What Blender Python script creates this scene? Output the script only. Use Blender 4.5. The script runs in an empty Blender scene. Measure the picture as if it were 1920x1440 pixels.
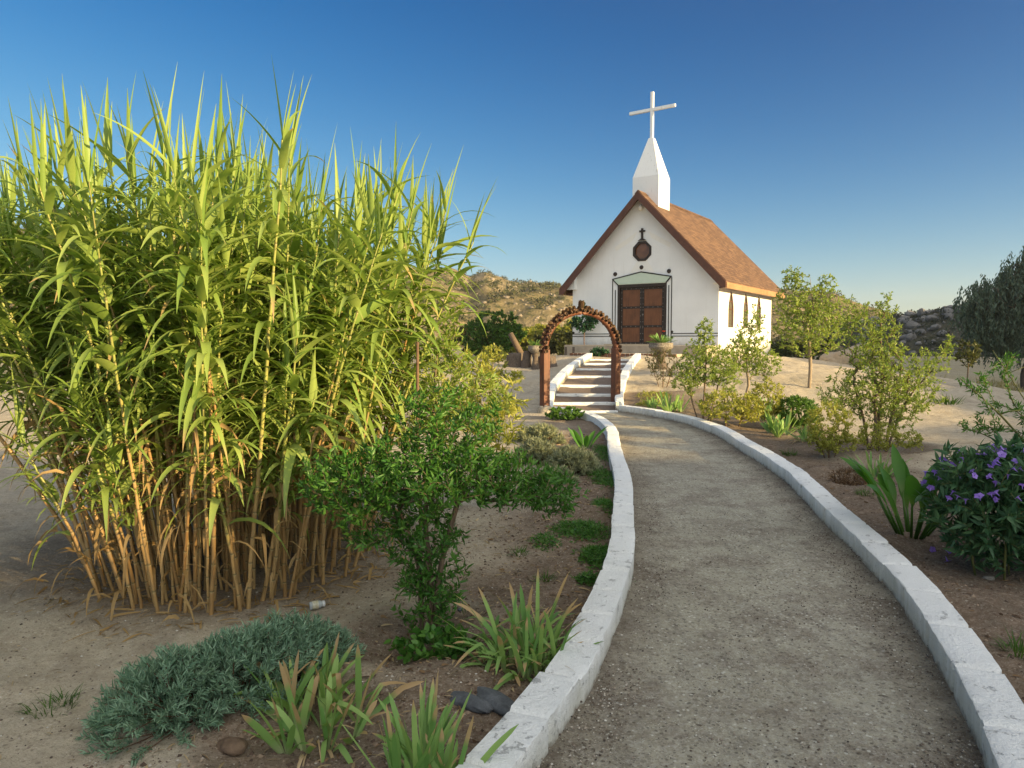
import bpy, math, random
import numpy as np
from mathutils import Vector
from mathutils.geometry import tessellate_polygon
random.seed(5)
RNG = np.random.default_rng(11)
C = bpy.context.scene.collection
scene = bpy.context.scene
# ------------------------------------------------------------------ camera
FPX, PITCH, EYE = 1340.0, math.atan(81/1340.0), 1.7
cd = bpy.data.cameras.new('camera'); cam = bpy.data.objects.new('camera', cd); C.objects.link(cam)
cd.sensor_width = 36; cd.lens = FPX/1920*36; cd.clip_end = 20000; cd.clip_start = .05
cam.location = (0, 0, EYE); cam.rotation_euler = (math.pi/2-PITCH, 0, 0)
scene.camera = cam
# ------------------------------------------------------------------ sun, sky
SUN_AZ = np.array([.848, -.530]); SUN_EL = math.radians(12.5)
SUN = np.array([SUN_AZ[0]*math.cos(SUN_EL), SUN_AZ[1]*math.cos(SUN_EL), math.sin(SUN_EL)])
sl = bpy.data.lights.new('sun', 'SUN'); so = bpy.data.objects.new('sun', sl); C.objects.link(so)
sl.energy = 5.0; sl.angle = math.radians(.5); sl.color = (1, .75, .37)
so.rotation_euler = Vector(SUN).to_track_quat('Z', 'Y').to_euler(); so.location = (30, -16, 12)
w = bpy.data.worlds.new('World'); scene.world = w; w.use_nodes = True
nt = w.node_tree; nt.nodes.clear()
out = nt.nodes.new('ShaderNodeOutputWorld'); bg = nt.nodes.new('ShaderNodeBackground')
sky = nt.nodes.new('ShaderNodeTexSky'); sky.sky_type = 'NISHITA'; sky.sun_disc = False
sky.sun_elevation = SUN_EL; sky.sun_rotation = math.atan2(SUN_AZ[0], SUN_AZ[1])
sky.altitude = 2000; sky.air_density = 1.0; sky.dust_density = 1.0; sky.ozone_density = 2.0
# the polarised deep blue of the photograph: more contrast between zenith and horizon, bright end compressed
mu = nt.nodes.new('ShaderNodeMix'); mu.data_type = 'RGBA'; mu.blend_type = 'MULTIPLY'; mu.inputs[0].default_value = 1; mu.inputs[7].default_value = (.505, .482, .470, 1)
ga = nt.nodes.new('ShaderNodeGamma'); ga.inputs[1].default_value = 1.8
a1 = nt.nodes.new('ShaderNodeVectorMath'); a1.operation = 'MULTIPLY_ADD'; a1.inputs[1].default_value = [.27]*3; a1.inputs[2].default_value = [1]*3
dv = nt.nodes.new('ShaderNodeVectorMath'); dv.operation = 'DIVIDE'
hs = nt.nodes.new('ShaderNodeHueSaturation'); hs.inputs['Saturation'].default_value = 1.22
nt.links.new(sky.outputs[0], mu.inputs[6]); nt.links.new(mu.outputs[2], ga.inputs[0]); nt.links.new(ga.outputs[0], a1.inputs[0]); nt.links.new(ga.outputs[0], dv.inputs[0])
nt.links.new(a1.outputs[0], dv.inputs[1]); nt.links.new(dv.outputs[0], hs.inputs['Color']); 
# added warm fill lobe, high behind the camera on the sun's side, lifts the shade
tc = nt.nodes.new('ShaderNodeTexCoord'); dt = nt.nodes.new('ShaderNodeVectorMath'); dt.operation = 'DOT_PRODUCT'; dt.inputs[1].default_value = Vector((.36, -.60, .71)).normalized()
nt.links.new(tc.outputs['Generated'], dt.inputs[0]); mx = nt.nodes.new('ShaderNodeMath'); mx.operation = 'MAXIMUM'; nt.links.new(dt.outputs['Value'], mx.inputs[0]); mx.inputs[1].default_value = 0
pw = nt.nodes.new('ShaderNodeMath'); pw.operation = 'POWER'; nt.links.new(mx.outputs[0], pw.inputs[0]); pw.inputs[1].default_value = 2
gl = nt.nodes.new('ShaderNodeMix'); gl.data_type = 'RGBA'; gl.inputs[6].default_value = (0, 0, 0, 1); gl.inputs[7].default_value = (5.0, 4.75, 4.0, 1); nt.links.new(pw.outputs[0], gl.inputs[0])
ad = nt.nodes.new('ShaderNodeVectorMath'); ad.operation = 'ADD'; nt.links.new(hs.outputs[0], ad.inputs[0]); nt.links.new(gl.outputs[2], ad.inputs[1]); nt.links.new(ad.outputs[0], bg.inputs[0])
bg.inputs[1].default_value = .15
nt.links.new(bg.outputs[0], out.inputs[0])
vs = scene.view_settings; vs.view_transform = 'Standard'; vs.look = 'None'; vs.exposure = 1.25; vs.gamma = 1

# ------------------------------------------------------------------ noise
_T = np.random.default_rng(3).random((256, 256))
def vnoise(x, y, s=0):
    x = np.asarray(x, float)+s*17.31; y = np.asarray(y, float)+s*9.77
    xi = np.floor(x).astype(int); yi = np.floor(y).astype(int); fx = x-xi; fy = y-yi
    fx = fx*fx*(3-2*fx); fy = fy*fy*(3-2*fy)
    a = _T[xi & 255, yi & 255]; b = _T[(xi+1) & 255, yi & 255]; c = _T[xi & 255, (yi+1) & 255]; d = _T[(xi+1) & 255, (yi+1) & 255]
    return (a+(b-a)*fx)*(1-fy)+(c+(d-c)*fx)*fy
def fbm(x, y, o=4, s=0):
    t = 0; a = .5
    for k in range(o):
        t = t+a*(vnoise(x*2**k, y*2**k, s+k)-.5); a *= .5
    return t*2
def sstep(a, b, x):
    t = np.clip((x-a)/(b-a), 0, 1); return t*t*(3-2*t)

# ------------------------------------------------------------------ mesh tools
def mesh(name, V, Fs, mats=(), midx=None, attrs=None, smooth=False):
    """V (n,3); Fs: list of int arrays (k,3) or (k,4); midx: list of one int or array per entry of Fs"""
    V = np.asarray(V, float).reshape(-1, 3); me = bpy.data.meshes.new(name)
    Fs = [np.asarray(f, np.int32) for f in Fs]
    keep = [i for i, f in enumerate(Fs) if len(f)]
    me.vertices.add(len(V)); me.vertices.foreach_set('co', V.astype(np.float32).ravel())
    li = np.concatenate([Fs[i].ravel() for i in keep]); tot = np.concatenate([np.full(len(Fs[i]), Fs[i].shape[1], np.int32) for i in keep])
    me.loops.add(len(li)); me.loops.foreach_set('vertex_index', li)
    me.polygons.add(len(tot)); st = np.concatenate([[0], np.cumsum(tot)[:-1]]).astype(np.int32)
    me.polygons.foreach_set('loop_start', st); me.polygons.foreach_set('loop_total', tot)
    if midx is not None:
        mi = np.concatenate([np.broadcast_to(np.asarray(midx[i], np.int32), (len(Fs[i]),)) for i in keep]); me.polygons.foreach_set('material_index', mi)
    me.polygons.foreach_set('use_smooth', np.full(len(tot), smooth, bool))
    for k, v in (attrs or {}).items():
        a = me.attributes.new(k, 'FLOAT', 'POINT'); a.data.foreach_set('value', np.asarray(v, np.float32).ravel())
    for m in (mats if isinstance(mats, (list, tuple)) else [mats]): me.materials.append(m)
    me.update(calc_edges=True); me.validate()
    return me
class MB:
    def __init__(s): s.V = []; s.F = {3: [], 4: []}; s.M = {3: [], 4: []}; s.n = 0; s.A = {}
    def add(s, V, F, m=0, **attrs):
        V = np.asarray(V, float).reshape(-1, 3)
        for f in (F if isinstance(F, list) and len(F) and np.ndim(F[0]) == 2 else [F]):
            f = np.asarray(f, int)
            if len(f) == 0: continue
            s.F[f.shape[1]].append(f+s.n); s.M[f.shape[1]].append(np.full(len(f), m))
        for k, v in attrs.items(): s.A.setdefault(k, []).append((s.n, np.broadcast_to(np.asarray(v, float), (len(V),))))
        s.V.append(V); s.n += len(V); return s
    def box(s, x0, x1, y0, y1, z0, z1, m=0):
        V = [(x, y, z) for z in (z0, z1) for y in (y0, y1) for x in (x0, x1)]
        return s.add(V, np.array([(0, 2, 3, 1), (4, 5, 7, 6), (0, 1, 5, 4), (2, 6, 7, 3), (0, 4, 6, 2), (1, 3, 7, 5)]), m)
    def prism(s, poly, y0, y1, m=0):          # poly in (x,z), extruded along y
        n = len(poly); V = [(x, y0, z) for x, z in poly]+[(x, y1, z) for x, z in poly]
        tri = np.array(tessellate_polygon([[Vector((x, z, 0)) for x, z in poly]]))
        q = np.array([(i, (i+1) % n, (i+1) % n+n, i+n) for i in range(n)])
        return s.add(V, [tri, tri[:, ::-1]+n, q], m)
    def build(s, name, mats, parent=None, smooth=False, bevel=0):
        V = np.concatenate(s.V); Fs = []; Ms = []
        for k in (3, 4):
            if s.F[k]: Fs.append(np.concatenate(s.F[k])); Ms.append(np.concatenate(s.M[k]))
        at = {}
        for k, lst in s.A.items():
            a = np.zeros(len(V))
            for o, v in lst: a[o:o+len(v)] = v
            at[k] = a
        o = obj(name, mesh(name, V, Fs, mats, Ms, at, smooth), parent)
        fixn(o.data) if not smooth else None
        if bevel:
            b = o.modifiers.new('bevel', 'BEVEL'); b.width = bevel; b.segments = 2; b.limit_method = 'ANGLE'; b.angle_limit = math.radians(40)
        return o
import bmesh
def fixn(me):
    bm = bmesh.new(); bm.from_mesh(me); bmesh.ops.recalc_face_normals(bm, faces=bm.faces); bm.to_mesh(me); bm.free()
def obj(name, me, parent=None):
    o = bpy.data.objects.new(name, me); C.objects.link(o)
    if parent is not None: o.parent = parent
    return o
def tag(o, label, cat, group=None):
    o['label'] = label; o['category'] = cat
    if group: o['group'] = group
    return o
def thing(name, label, cat, loc=(0, 0, 0), rz=0, group=None):
    o = obj(name, None); o.location = loc; o.rotation_euler = (0, 0, rz); o.empty_display_size = .1
    return tag(o, label, cat, group)
def kind(o, k): o['kind'] = k; return o
def copy_tree(o, parent=None):
    c = o.copy(); C.objects.link(c)
    if parent is not None: c.parent = parent
    for ch in o.children: copy_tree(ch, c)
    return c
def unit(v): v = np.asarray(v, float); return v/np.maximum(np.linalg.norm(v, axis=-1, keepdims=True), 1e-9)
def tube(P, r, sides=6, caps=True):
    P = np.asarray(P, float); n = len(P); r = np.broadcast_to(np.asarray(r, float), (n,))
    T = np.gradient(P, axis=0); T = unit(T)
    ref = np.array([0, 0, 1.]) if abs(T[0][2]) < .9 else np.array([1., 0, 0])
    X = unit(np.cross(T, ref)); Y = np.cross(T, X)
    a = np.linspace(0, 2*np.pi, sides, endpoint=False)
    V = P[:, None]+r[:, None, None]*(np.cos(a)[None, :, None]*X[:, None]+np.sin(a)[None, :, None]*Y[:, None])
    i = np.arange(n-1)[:, None]*sides; j = np.arange(sides)[None]; k = (j+1) % sides
    F = [np.stack([i+j, i+k, i+k+sides, i+j+sides], -1).reshape(-1, 4)]
    V = V.reshape(-1, 3)
    if caps:
        V = np.vstack([V, P[:1], P[-1:]]); c0 = n*sides; jj = np.arange(sides); kk = (jj+1) % sides
        F.append(np.stack([np.full(sides, c0), kk, jj], -1)); F.append(np.stack([np.full(sides, c0+1), jj+(n-1)*sides, kk+(n-1)*sides], -1))
    return V, F
def lathe(prof, sides=24):
    prof = np.asarray(prof, float); n = len(prof); a = np.linspace(0, 2*np.pi, sides, endpoint=False)
    V = np.stack([prof[:, 0, None]*np.cos(a), prof[:, 0, None]*np.sin(a), np.repeat(prof[:, 1, None], sides, 1)], -1).reshape(-1, 3)
    i = np.arange(n-1)[:, None]*sides; j = np.arange(sides)[None]; k = (j+1) % sides
    return V, np.stack([i+j, i+k, i+k+sides, i+j+sides], -1).reshape(-1, 4)
# leaf template: folded ellipse with slight recurve
def leaves(P, D, N, L, W, fold=.25, curl=.15, shape='oval'):
    n = len(P); D = unit(D); S = unit(np.cross(D, N)); U = np.cross(S, D); L = np.broadcast_to(L, (n,)); W = np.broadcast_to(W, (n,))
    if shape == 'oval': al = np.array([0, .28, .28, .3, .68, .68, .7, 1]); ac = np.array([0, -.42, .42, 0, -.4, .4, 0, 0.])
    elif shape == 'lance': al = np.array([0, .25, .25, .27, .6, .6, .62, 1]); ac = np.array([0, -.46, .46, 0, -.34, .34, 0, 0.])
    up = -curl*al**2+fold*np.abs(ac)*.5
    V = P[:, None]+L[:, None, None]*al[None, :, None]*D[:, None]+W[:, None, None]*ac[None, :, None]*S[:, None]+L[:, None, None]*up[None, :, None]*U[:, None]
    o = (np.arange(n)*8)[:, None]
    T = np.concatenate([o+np.array([[0, 3, 1]]), o+np.array([[0, 2, 3]]), o+np.array([[4, 6, 7]]), o+np.array([[6, 5, 7]])])
    Q = np.concatenate([o+np.array([[1, 3, 6, 4]]), o+np.array([[3, 2, 5, 6]])])
    return V.reshape(-1, 3), [T, Q]
def quadleaves(P, D, N, L, W, curl=.2):
    n = len(P); D = unit(D); S = unit(np.cross(D, N)); U = np.cross(S, D); L = np.broadcast_to(L, (n,))[:, None]; W = np.broadcast_to(W, (n,))[:, None]
    V = np.stack([P, P+.5*L*D-.5*W*S+.08*L*U, P+L*D-curl*L*U, P+.5*L*D+.5*W*S+.08*L*U], 1).reshape(-1, 3)
    o = (np.arange(n)*4)[:, None]
    return V, [np.concatenate([o+np.array([[0, 1, 2]]), o+np.array([[0, 2, 3]])])]
def blades(P, D, L, W, droop, seg=6, fold=.3, tw=None, prof='strap', kink=None):
    """strap leaves: P (n,3), D initial direction, droop curvature; returns V, F, t"""
    n = len(P); L = np.broadcast_to(L, (n,)).astype(float); W = np.broadcast_to(W, (n,)).astype(float); droop = np.broadcast_to(droop, (n,)).astype(float)
    d = unit(D); p = np.array(P, float); h = L/seg
    side0 = unit(np.cross(d, np.array([0, 0, 1.]))+1e-6)
    if tw is not None: side0 = unit(side0*np.cos(tw)[:, None]+np.cross(d, side0)*np.sin(tw)[:, None])
    ts = np.linspace(0, 1, seg+1)
    if prof == 'strap': wp = np.minimum(1, .72+ts*.9)*np.sqrt(np.clip(1-ts**5, 0, 1)); wp[-1] = .04
    elif prof == 'reed': wp = np.interp(ts, [0, .12, .35, .7, 1], [.55, 1, .9, .45, .02])
    elif prof == 'broad': wp = np.interp(ts, [0, .12, .3, .55, .8, 1], [.12, .35, .8, 1, .62, .03])
    else: wp = np.interp(ts, [0, .3, .7, 1], [.9, 1, .6, .03])
    V = np.zeros((n, seg+1, 3, 3)); tt = np.zeros((n, seg+1, 3))
    for i in range(seg+1):
        s = unit(side0-d*np.sum(side0*d, 1, keepdims=True)); u = np.cross(s, d)
        hw = (W*wp[i]/2)[:, None]
        V[:, i, 0] = p-s*hw+u*hw*fold; V[:, i, 1] = p; V[:, i, 2] = p+s*hw+u*hw*fold; tt[:, i] = ts[i]
        if i < seg:
            g = droop*(1 if kink is None else np.where(np.abs(ts[i]-kink) < .5/seg+1e-6, 5, .6))
            d = unit(d+np.array([0, 0, -1.])*(g*1.0/seg)[:, None]); p = p+d*h[:, None]
    o = (np.arange(n)*(seg+1)*3)[:, None, None]; i = (np.arange(seg)*3)[None, :, None]
    F = np.concatenate([(o+i+np.array([0, 1, 4, 3])).reshape(-1, 4), (o+i+np.array([1, 2, 5, 4])).reshape(-1, 4)])
    return V.reshape(-1, 3), F, tt.ravel()

# ------------------------------------------------------------------ materials
def newmat(name):
    m = bpy.data.materials.new(name); m.use_nodes = True; t = m.node_tree
    return m, t, t.nodes['Principled BSDF']
class NG:
    def __init__(s, t): s.t = t
    def n(s, typ, **kw):
        x = s.t.nodes.new('ShaderNode'+typ)
        for k, v in kw.items(): setattr(x, k, v)
        return x
    def l(s, a, b): s.t.links.new(a, b)
    def noise(s, co, scale, detail=4, rough=.55, dim='3D'):
        x = s.n('TexNoise'); x.inputs['Scale'].default_value = scale; x.inputs['Detail'].default_value = detail; x.inputs['Roughness'].default_value = rough
        if co is not None: s.l(co, x.inputs['Vector'])
        return x.outputs['Fac']
    def ramp(s, f, stops, interp='LINEAR'):
        x = s.n('ValToRGB'); x.color_ramp.interpolation = interp; e = x.color_ramp.elements
        while len(e) < len(stops): e.new(.5)
        for k, (p, c) in enumerate(stops): e[k].position = p; e[k].color = (*c, 1) if len(c) == 3 else c
        s.l(f, x.inputs[0]); return x.outputs[0]
    def mix(s, f, a, b, mode='MIX'):
        x = s.n('Mix', data_type='RGBA', blend_type=mode)
        for sock, v in ((x.inputs[0], f), (x.inputs[6], a), (x.inputs[7], b)):
            if isinstance(v, (int, float)): sock.default_value = v
            elif isinstance(v, tuple): sock.default_value = (*v, 1)
            else: s.l(v, sock)
        return x.outputs[2]
    def math(s, op, a, b=0, clamp=False):
        x = s.n('Math', operation=op); x.use_clamp = clamp
        for sock, v in ((x.inputs[0], a), (x.inputs[1], b)):
            if isinstance(v, (int, float)): sock.default_value = v
            else: s.l(v, sock)
        return x.outputs[0]
    def rng(s, f, a, b, c=0, d=1):
        x = s.n('MapRange'); s.l(f, x.inputs[0])
        for k, v in enumerate((a, b, c, d)): x.inputs[1+k].default_value = v
        return x.outputs[0]
    def bump(s, h, bsdf, strength=.5, dist=.01):
        x = s.n('Bump'); x.inputs['Strength'].default_value = strength; x.inputs['Distance'].default_value = dist
        s.l(h, x.inputs['Height']); s.l(x.outputs[0], bsdf.inputs['Normal']); return x
    def pos(s): return s.n('NewGeometry').outputs['Position']
    def obj(s): return s.n('TexCoord').outputs['Object']
    def attr(s, a): x = s.n('Attribute'); x.attribute_name = a; return x.outputs['Fac']
    def grain(s, p, col, dark, light, amt=1.0):
        # loose grit: every grain its own tone, with scattered darker and paler bits
        for sc, a in ((125, .55), (48, .45)):
            v = s.n('TexVoronoi'); v.inputs['Scale'].default_value = sc; s.l(p, v.inputs['Vector']); sx = s.n('SeparateColor'); s.l(v.outputs['Color'], sx.inputs[0])
            col = s.mix(s.math('MULTIPLY', s.rng(sx.outputs[0], 0, 1), a*amt), col, s.mix(sx.outputs[1], tuple(x*.45 for x in dark), light))
            k = s.math('MULTIPLY', s.math('GREATER_THAN', sx.outputs[2], .90), s.math('LESS_THAN', v.outputs['Distance'], .42)); col = s.mix(s.math('MULTIPLY', k, .85*amt), col, tuple(x*.35 for x in dark))
            k = s.math('MULTIPLY', s.math('LESS_THAN', sx.outputs[2], .04), s.math('LESS_THAN', v.outputs['Distance'], .38)); col = s.mix(s.math('MULTIPLY', k, .8*amt), col, tuple(min(.8, x*1.25) for x in light))
        return col
    def rnd(s): return s.n('NewGeometry').outputs['Random Per Island']
def leafmat(name, c1, c2, dry=None, trans=.4, rough=.5, pale=None, tcol=None, spec=.3):
    m, t, b = newmat(name); g = NG(t); r = g.rnd()
    col = g.mix(r, c1, c2)
    if dry is not None:
        tt = g.attr('t'); dr = g.attr('dry'); f = g.rng(g.math('ADD', tt, g.math('SUBTRACT', dr, 1)), 0, .12); f2 = g.math('MULTIPLY', f, 1, True)
        col = g.mix(f2, col, dry)
    if pale is not None: col = g.mix(g.rng(g.attr('t'), 0, .3, 1, 0), col, pale)
    g.l(col, b.inputs['Base Color']); b.inputs['Roughness'].default_value = rough; b.inputs['Specular IOR Level'].default_value = spec
    tr = g.n('BsdfTranslucent'); tc = g.mix(1.0, col, tcol or (1.0, 1.0, .55), 'MULTIPLY'); g.l(tc, tr.inputs[0])
    ms = g.n('MixShader'); ms.inputs[0].default_value = trans; g.l(b.outputs[0], ms.inputs[1]); g.l(tr.outputs[0], ms.inputs[2])
    g.l(ms.outputs[0], t.nodes['Material Output'].inputs[0]); return m
def simple(name, c1, c2=None, scale=8, rough=.7, bump=0, bscale=30, spec=.3, stretch=None):
    m, t, b = newmat(name); g = NG(t); co = g.obj()
    if stretch:
        mp = g.n('Mapping'); mp.inputs['Scale'].default_value = stretch; g.l(co, mp.inputs[0]); co = mp.outputs[0]
    if c2 is not None:
        g.l(g.ramp(g.noise(co, scale), [(.3, c1), (.7, c2)]), b.inputs['Base Color'])
    else: b.inputs['Base Color'].default_value = (*c1, 1)
    b.inputs['Roughness'].default_value = rough; b.inputs['Specular IOR Level'].default_value = spec
    if bump: g.bump(g.noise(co, bscale, 5), b, bump, .01)
    return m
M = {}
# painted, chipped kerb concrete
def kerbmat():
    m, t, b = newmat('white_painted_concrete'); g = NG(t); p = g.pos()
    n1 = g.noise(p, 13, 8, .72); n2 = g.noise(p, 70, 4, .6); n3 = g.noise(p, 2.2, 4); n4 = g.noise(p, 4.5, 5, .6)
    paint = g.ramp(n3, [(.3, (.82, .82, .79)), (.7, (.90, .90, .87))]); paint = g.mix(g.rng(n2, .5, .75, 0, .25), paint, (.66, .66, .62))
    chip = g.rng(g.math('ADD', n1, g.math('ADD', g.math('MULTIPLY', n2, .22), g.math('MULTIPLY', n4, .35))), .885, .92)
    conc = g.ramp(n2, [(.3, (.34, .34, .33)), (.7, (.54, .53, .50))])
    col = g.mix(g.math('MULTIPLY', chip, .7), paint, conc)
    # soil splashes and algae at the foot of the kerb: a ragged stain, and runs down the face
    low = g.attr('low'); mp = g.n('Mapping'); mp.inputs['Scale'].default_value = (11, 11, 1.2); g.l(p, mp.inputs[0]); runs = g.noise(mp.outputs[0], 1, 5, .65)
    d = g.rng(g.math('SUBTRACT', low, g.math('MULTIPLY', g.math('SUBTRACT', runs, .45), 1.7)), .1, .95, 1, 0); d = g.math('MULTIPLY', g.math('MULTIPLY', d, .5), g.math('LESS_THAN', low, .97))
    col = g.mix(d, col, (.42, .39, .26)); f = g.rng(g.math('SUBTRACT', low, g.math('MULTIPLY', g.math('SUBTRACT', g.noise(p, 18, 5), .5), .7)), .05, .3, 1, 0); col = g.mix(g.math('MULTIPLY', f, .8), col, (.25, .20, .14))
    g.l(col, b.inputs['Base Color']); b.inputs['Roughness'].default_value = .9
    h = g.math('ADD', g.math('MULTIPLY', chip, -.5), g.math('ADD', g.math('MULTIPLY', g.noise(p, 55, 5, .7), 1.2), g.math('MULTIPLY', n1, 1.1)))
    g.bump(h, b, .85, .016); return m
M['kerb'] = kerbmat()
def plaster():
    m, t, b = newmat('white_plaster'); g = NG(t); p = g.obj()
    col = g.ramp(g.noise(p, 1.3, 5), [(.3, (.79, .79, .77)), (.7, (.86, .86, .84))])
    mp = g.n('Mapping'); mp.inputs['Scale'].default_value = (7, 7, .5); g.l(p, mp.inputs[0]); col = g.mix(g.rng(g.noise(mp.outputs[0], 1, 6, .7), .56, .75, 0, .22), col, (.50, .47, .40))
    sx = g.n('SeparateXYZ'); g.l(p, sx.inputs[0]); sp = g.rng(g.math('SUBTRACT', sx.outputs[2], g.math('MULTIPLY', g.noise(p, 5, 5, .65), .55)), .0, .35, .6, 0); col = g.mix(g.math('MAXIMUM', sp, 0), col, (.46, .38, .27))
    g.l(col, b.inputs['Base Color']); b.inputs['Roughness'].default_value = .9
    g.bump(g.math('ADD', g.noise(p, 22, 6, .65), g.math('MULTIPLY', g.noise(p, 3, 3), .9)), b, .5, .016); return m
M['plaster'] = plaster()
def steeplemat():
    m, t, b = newmat('weathered_white_paint'); g = NG(t); p = g.obj()
    mp = g.n('Mapping'); mp.inputs['Scale'].default_value = (14, 14, 1.6); g.l(p, mp.inputs[0])
    st = g.noise(mp.outputs[0], 1, 6, .7); f = g.rng(st, .6, .72)
    col = g.mix(f, (.82, .82, .80), (.42, .40, .36)); g.l(col, b.inputs['Base Color']); b.inputs['Roughness'].default_value = .75
    g.bump(st, b, .3, .01); return m
M['steeple'] = steeplemat()
M['black'] = simple('black_trim_paint', (.02, .017, .015), rough=.6)
M['iron'] = simple('dark_iron', (.022, .018, .016), (.05, .035, .028), 14, .55, .3)
M['stud'] = simple('worn_stud', (.22, .2, .18), rough=.4)
M['palegreen'] = simple('pale_green_plaster', (.52, .62, .50), (.58, .66, .54), 6, .85, .2)
M['cream'] = simple('cream_relief', (.80, .78, .72), (.85, .83, .77), 4, .9, .2)
def wood(name, c1, c2, axis=2, s=1.0):
    m, t, b = newmat(name); g = NG(t); p = g.obj(); mp = g.n('Mapping'); sc = [26*s, 26*s, 26*s]; sc[axis] = 1.4*s; mp.inputs['Scale'].default_value = sc; g.l(p, mp.inputs[0])
    n = g.noise(mp.outputs[0], 1, 6, .65); n2 = g.noise(p, 3, 3)
    col = g.ramp(n, [(.25, c1), (.75, c2)]); col = g.mix(g.rng(n2, .4, .7, 0, .5), col, tuple(x*.6 for x in c1)); g.l(col, b.inputs['Base Color'])
    b.inputs['Roughness'].default_value = .6; g.bump(n, b, .4, .006); return m
M['doorwood'] = wood('door_planks', (.10, .036, .013), (.235, .090, .033))
M['postwood'] = wood('stained_post_wood', (.065, .020, .009), (.20, .062, .022))
M['fascia'] = wood('brown_fascia_board', (.085, .032, .018), (.14, .055, .030), 1, .6)
M['eave'] = wood('tan_eave_board', (.30, .16, .07), (.42, .24, .11), 1, .6)
def shingles():
    m, t, b = newmat('brown_shingles'); g = NG(t); p = g.obj(); mp = g.n('Mapping'); mp.inputs['Rotation'].default_value = (0, 0, math.pi/2); g.l(p, mp.inputs[0])
    # courses follow the slope: use (length along ridge, height)
    sx = g.n('SeparateXYZ'); g.l(p, sx.inputs[0]); cx = g.n('CombineXYZ'); g.l(sx.outputs[1], cx.inputs[0]); g.l(g.math('MULTIPLY', sx.outputs[2], 1.39), cx.inputs[1])
    br = g.n('TexBrick'); br.offset = .5; br.inputs['Scale'].default_value = 1; br.inputs['Brick Width'].default_value = .30; br.inputs['Row Height'].default_value = .14
    br.inputs['Mortar Size'].default_value = .008; br.inputs['Color1'].default_value = (.0, .0, .0, 1); br.inputs['Color2'].default_value = (1, 1, 1, 1); br.inputs['Mortar'].default_value = (.3, .3, .3, 1); br.inputs['Bias'].default_value = 0
    g.l(cx.outputs[0], br.inputs['Vector'])
    col = g.ramp(br.outputs['Color'], [(0, (.105, .056, .030)), (.5, (.155, .084, .044)), (1, (.215, .118, .062))])
    col = g.mix(g.rng(g.noise(p, 1.1, 4), .35, .7, 0, .45), col, (.10, .05, .03)); col = g.mix(g.math('MULTIPLY', br.outputs['Fac'], .8), col, (.04, .02, .012))
    g.l(col, b.inputs['Base Color']); b.inputs['Roughness'].default_value = .9
    saw = g.math('FRACT', g.math('DIVIDE', g.math('MULTIPLY', sx.outputs[2], 1.39), .14)); h = g.math('SUBTRACT', g.math('MULTIPLY', saw, -.8), g.math('MULTIPLY', br.outputs['Fac'], .6))
    g.bump(g.math('ADD', h, g.math('MULTIPLY', g.noise(p, 40, 4), .5)), b, .9, .018); return m
M['shingle'] = shingles()
def glass(name, c, rough=.08):
    m, t, b = newmat(name); g = NG(t); g.l(g.ramp(g.noise(g.obj(), 4, 3), [(.3, c), (.7, tuple(x*1.6 for x in c))]), b.inputs['Base Color']); b.inputs['Roughness'].default_value = rough
    b.inputs['Specular IOR Level'].default_value = .6; return m
M['amber'] = glass('amber_glass', (.13, .050, .016)); M['window'] = glass('dusty_window_glass', (.085, .075, .055), .2)
M['slab'] = simple('tan_concrete', (.34, .28, .21), (.44, .37, .28), 5, .9, .4, 40)
M['brick'] = simple('edging_brick', (.16, .075, .045), (.26, .13, .075), 9, .9, .4, 50)
M['mortar'] = simple('pale_mortar', (.46, .41, .34), rough=.95)
M['cone'] = simple('pine_cone', (.075, .042, .022), (.21, .13, .075), 25, .8)
M['urn'] = simple('mottled_stone_urn', (.10, .085, .07), (.30, .26, .21), 22, .85, .6, 40)
M['stump'] = simple('grey_bark', (.06, .045, .035), (.17, .13, .10), 10, .95, .8, 25, stretch=(6, 6, 1))
M['bark'] = simple('brown_bark', (.09, .06, .038), (.19, .135, .085), 18, .9, .6, 40, stretch=(4, 4, 1))
M['palebark'] = simple('pale_bark', (.20, .15, .10), (.34, .27, .19), 18, .9, .5, 40, stretch=(4, 4, 1))
M['twig'] = simple('brown_twig', (.10, .055, .03), (.17, .10, .055), 20, .8)
M['greentwig'] = simple('green_twig', (.09, .11, .03), (.16, .15, .05), 20, .7)
def rockmat(name, c1, c2, sc=1.2):
    m, t, b = newmat(name); g = NG(t); p = g.pos(); n = g.noise(p, sc, 7, .65)
    g.l(g.mix(g.rng(g.noise(p, sc*7, 4), .45, .75, 0, .5), g.ramp(n, [(.3, c1), (.7, c2)]), c1), b.inputs['Base Color']); b.inputs['Roughness'].default_value = .95
    g.bump(g.noise(p, sc*5, 7, .7), b, .7, .1/sc); return m
M['granite'] = rockmat('tan_granite', (.25, .205, .155), (.44, .38, .30)); M['slate'] = rockmat('dark_slate', (.05, .055, .06), (.13, .14, .15), 14)
M['paleston'] = rockmat('pale_stone', (.22, .20, .17), (.40, .37, .32), 10)
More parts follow.
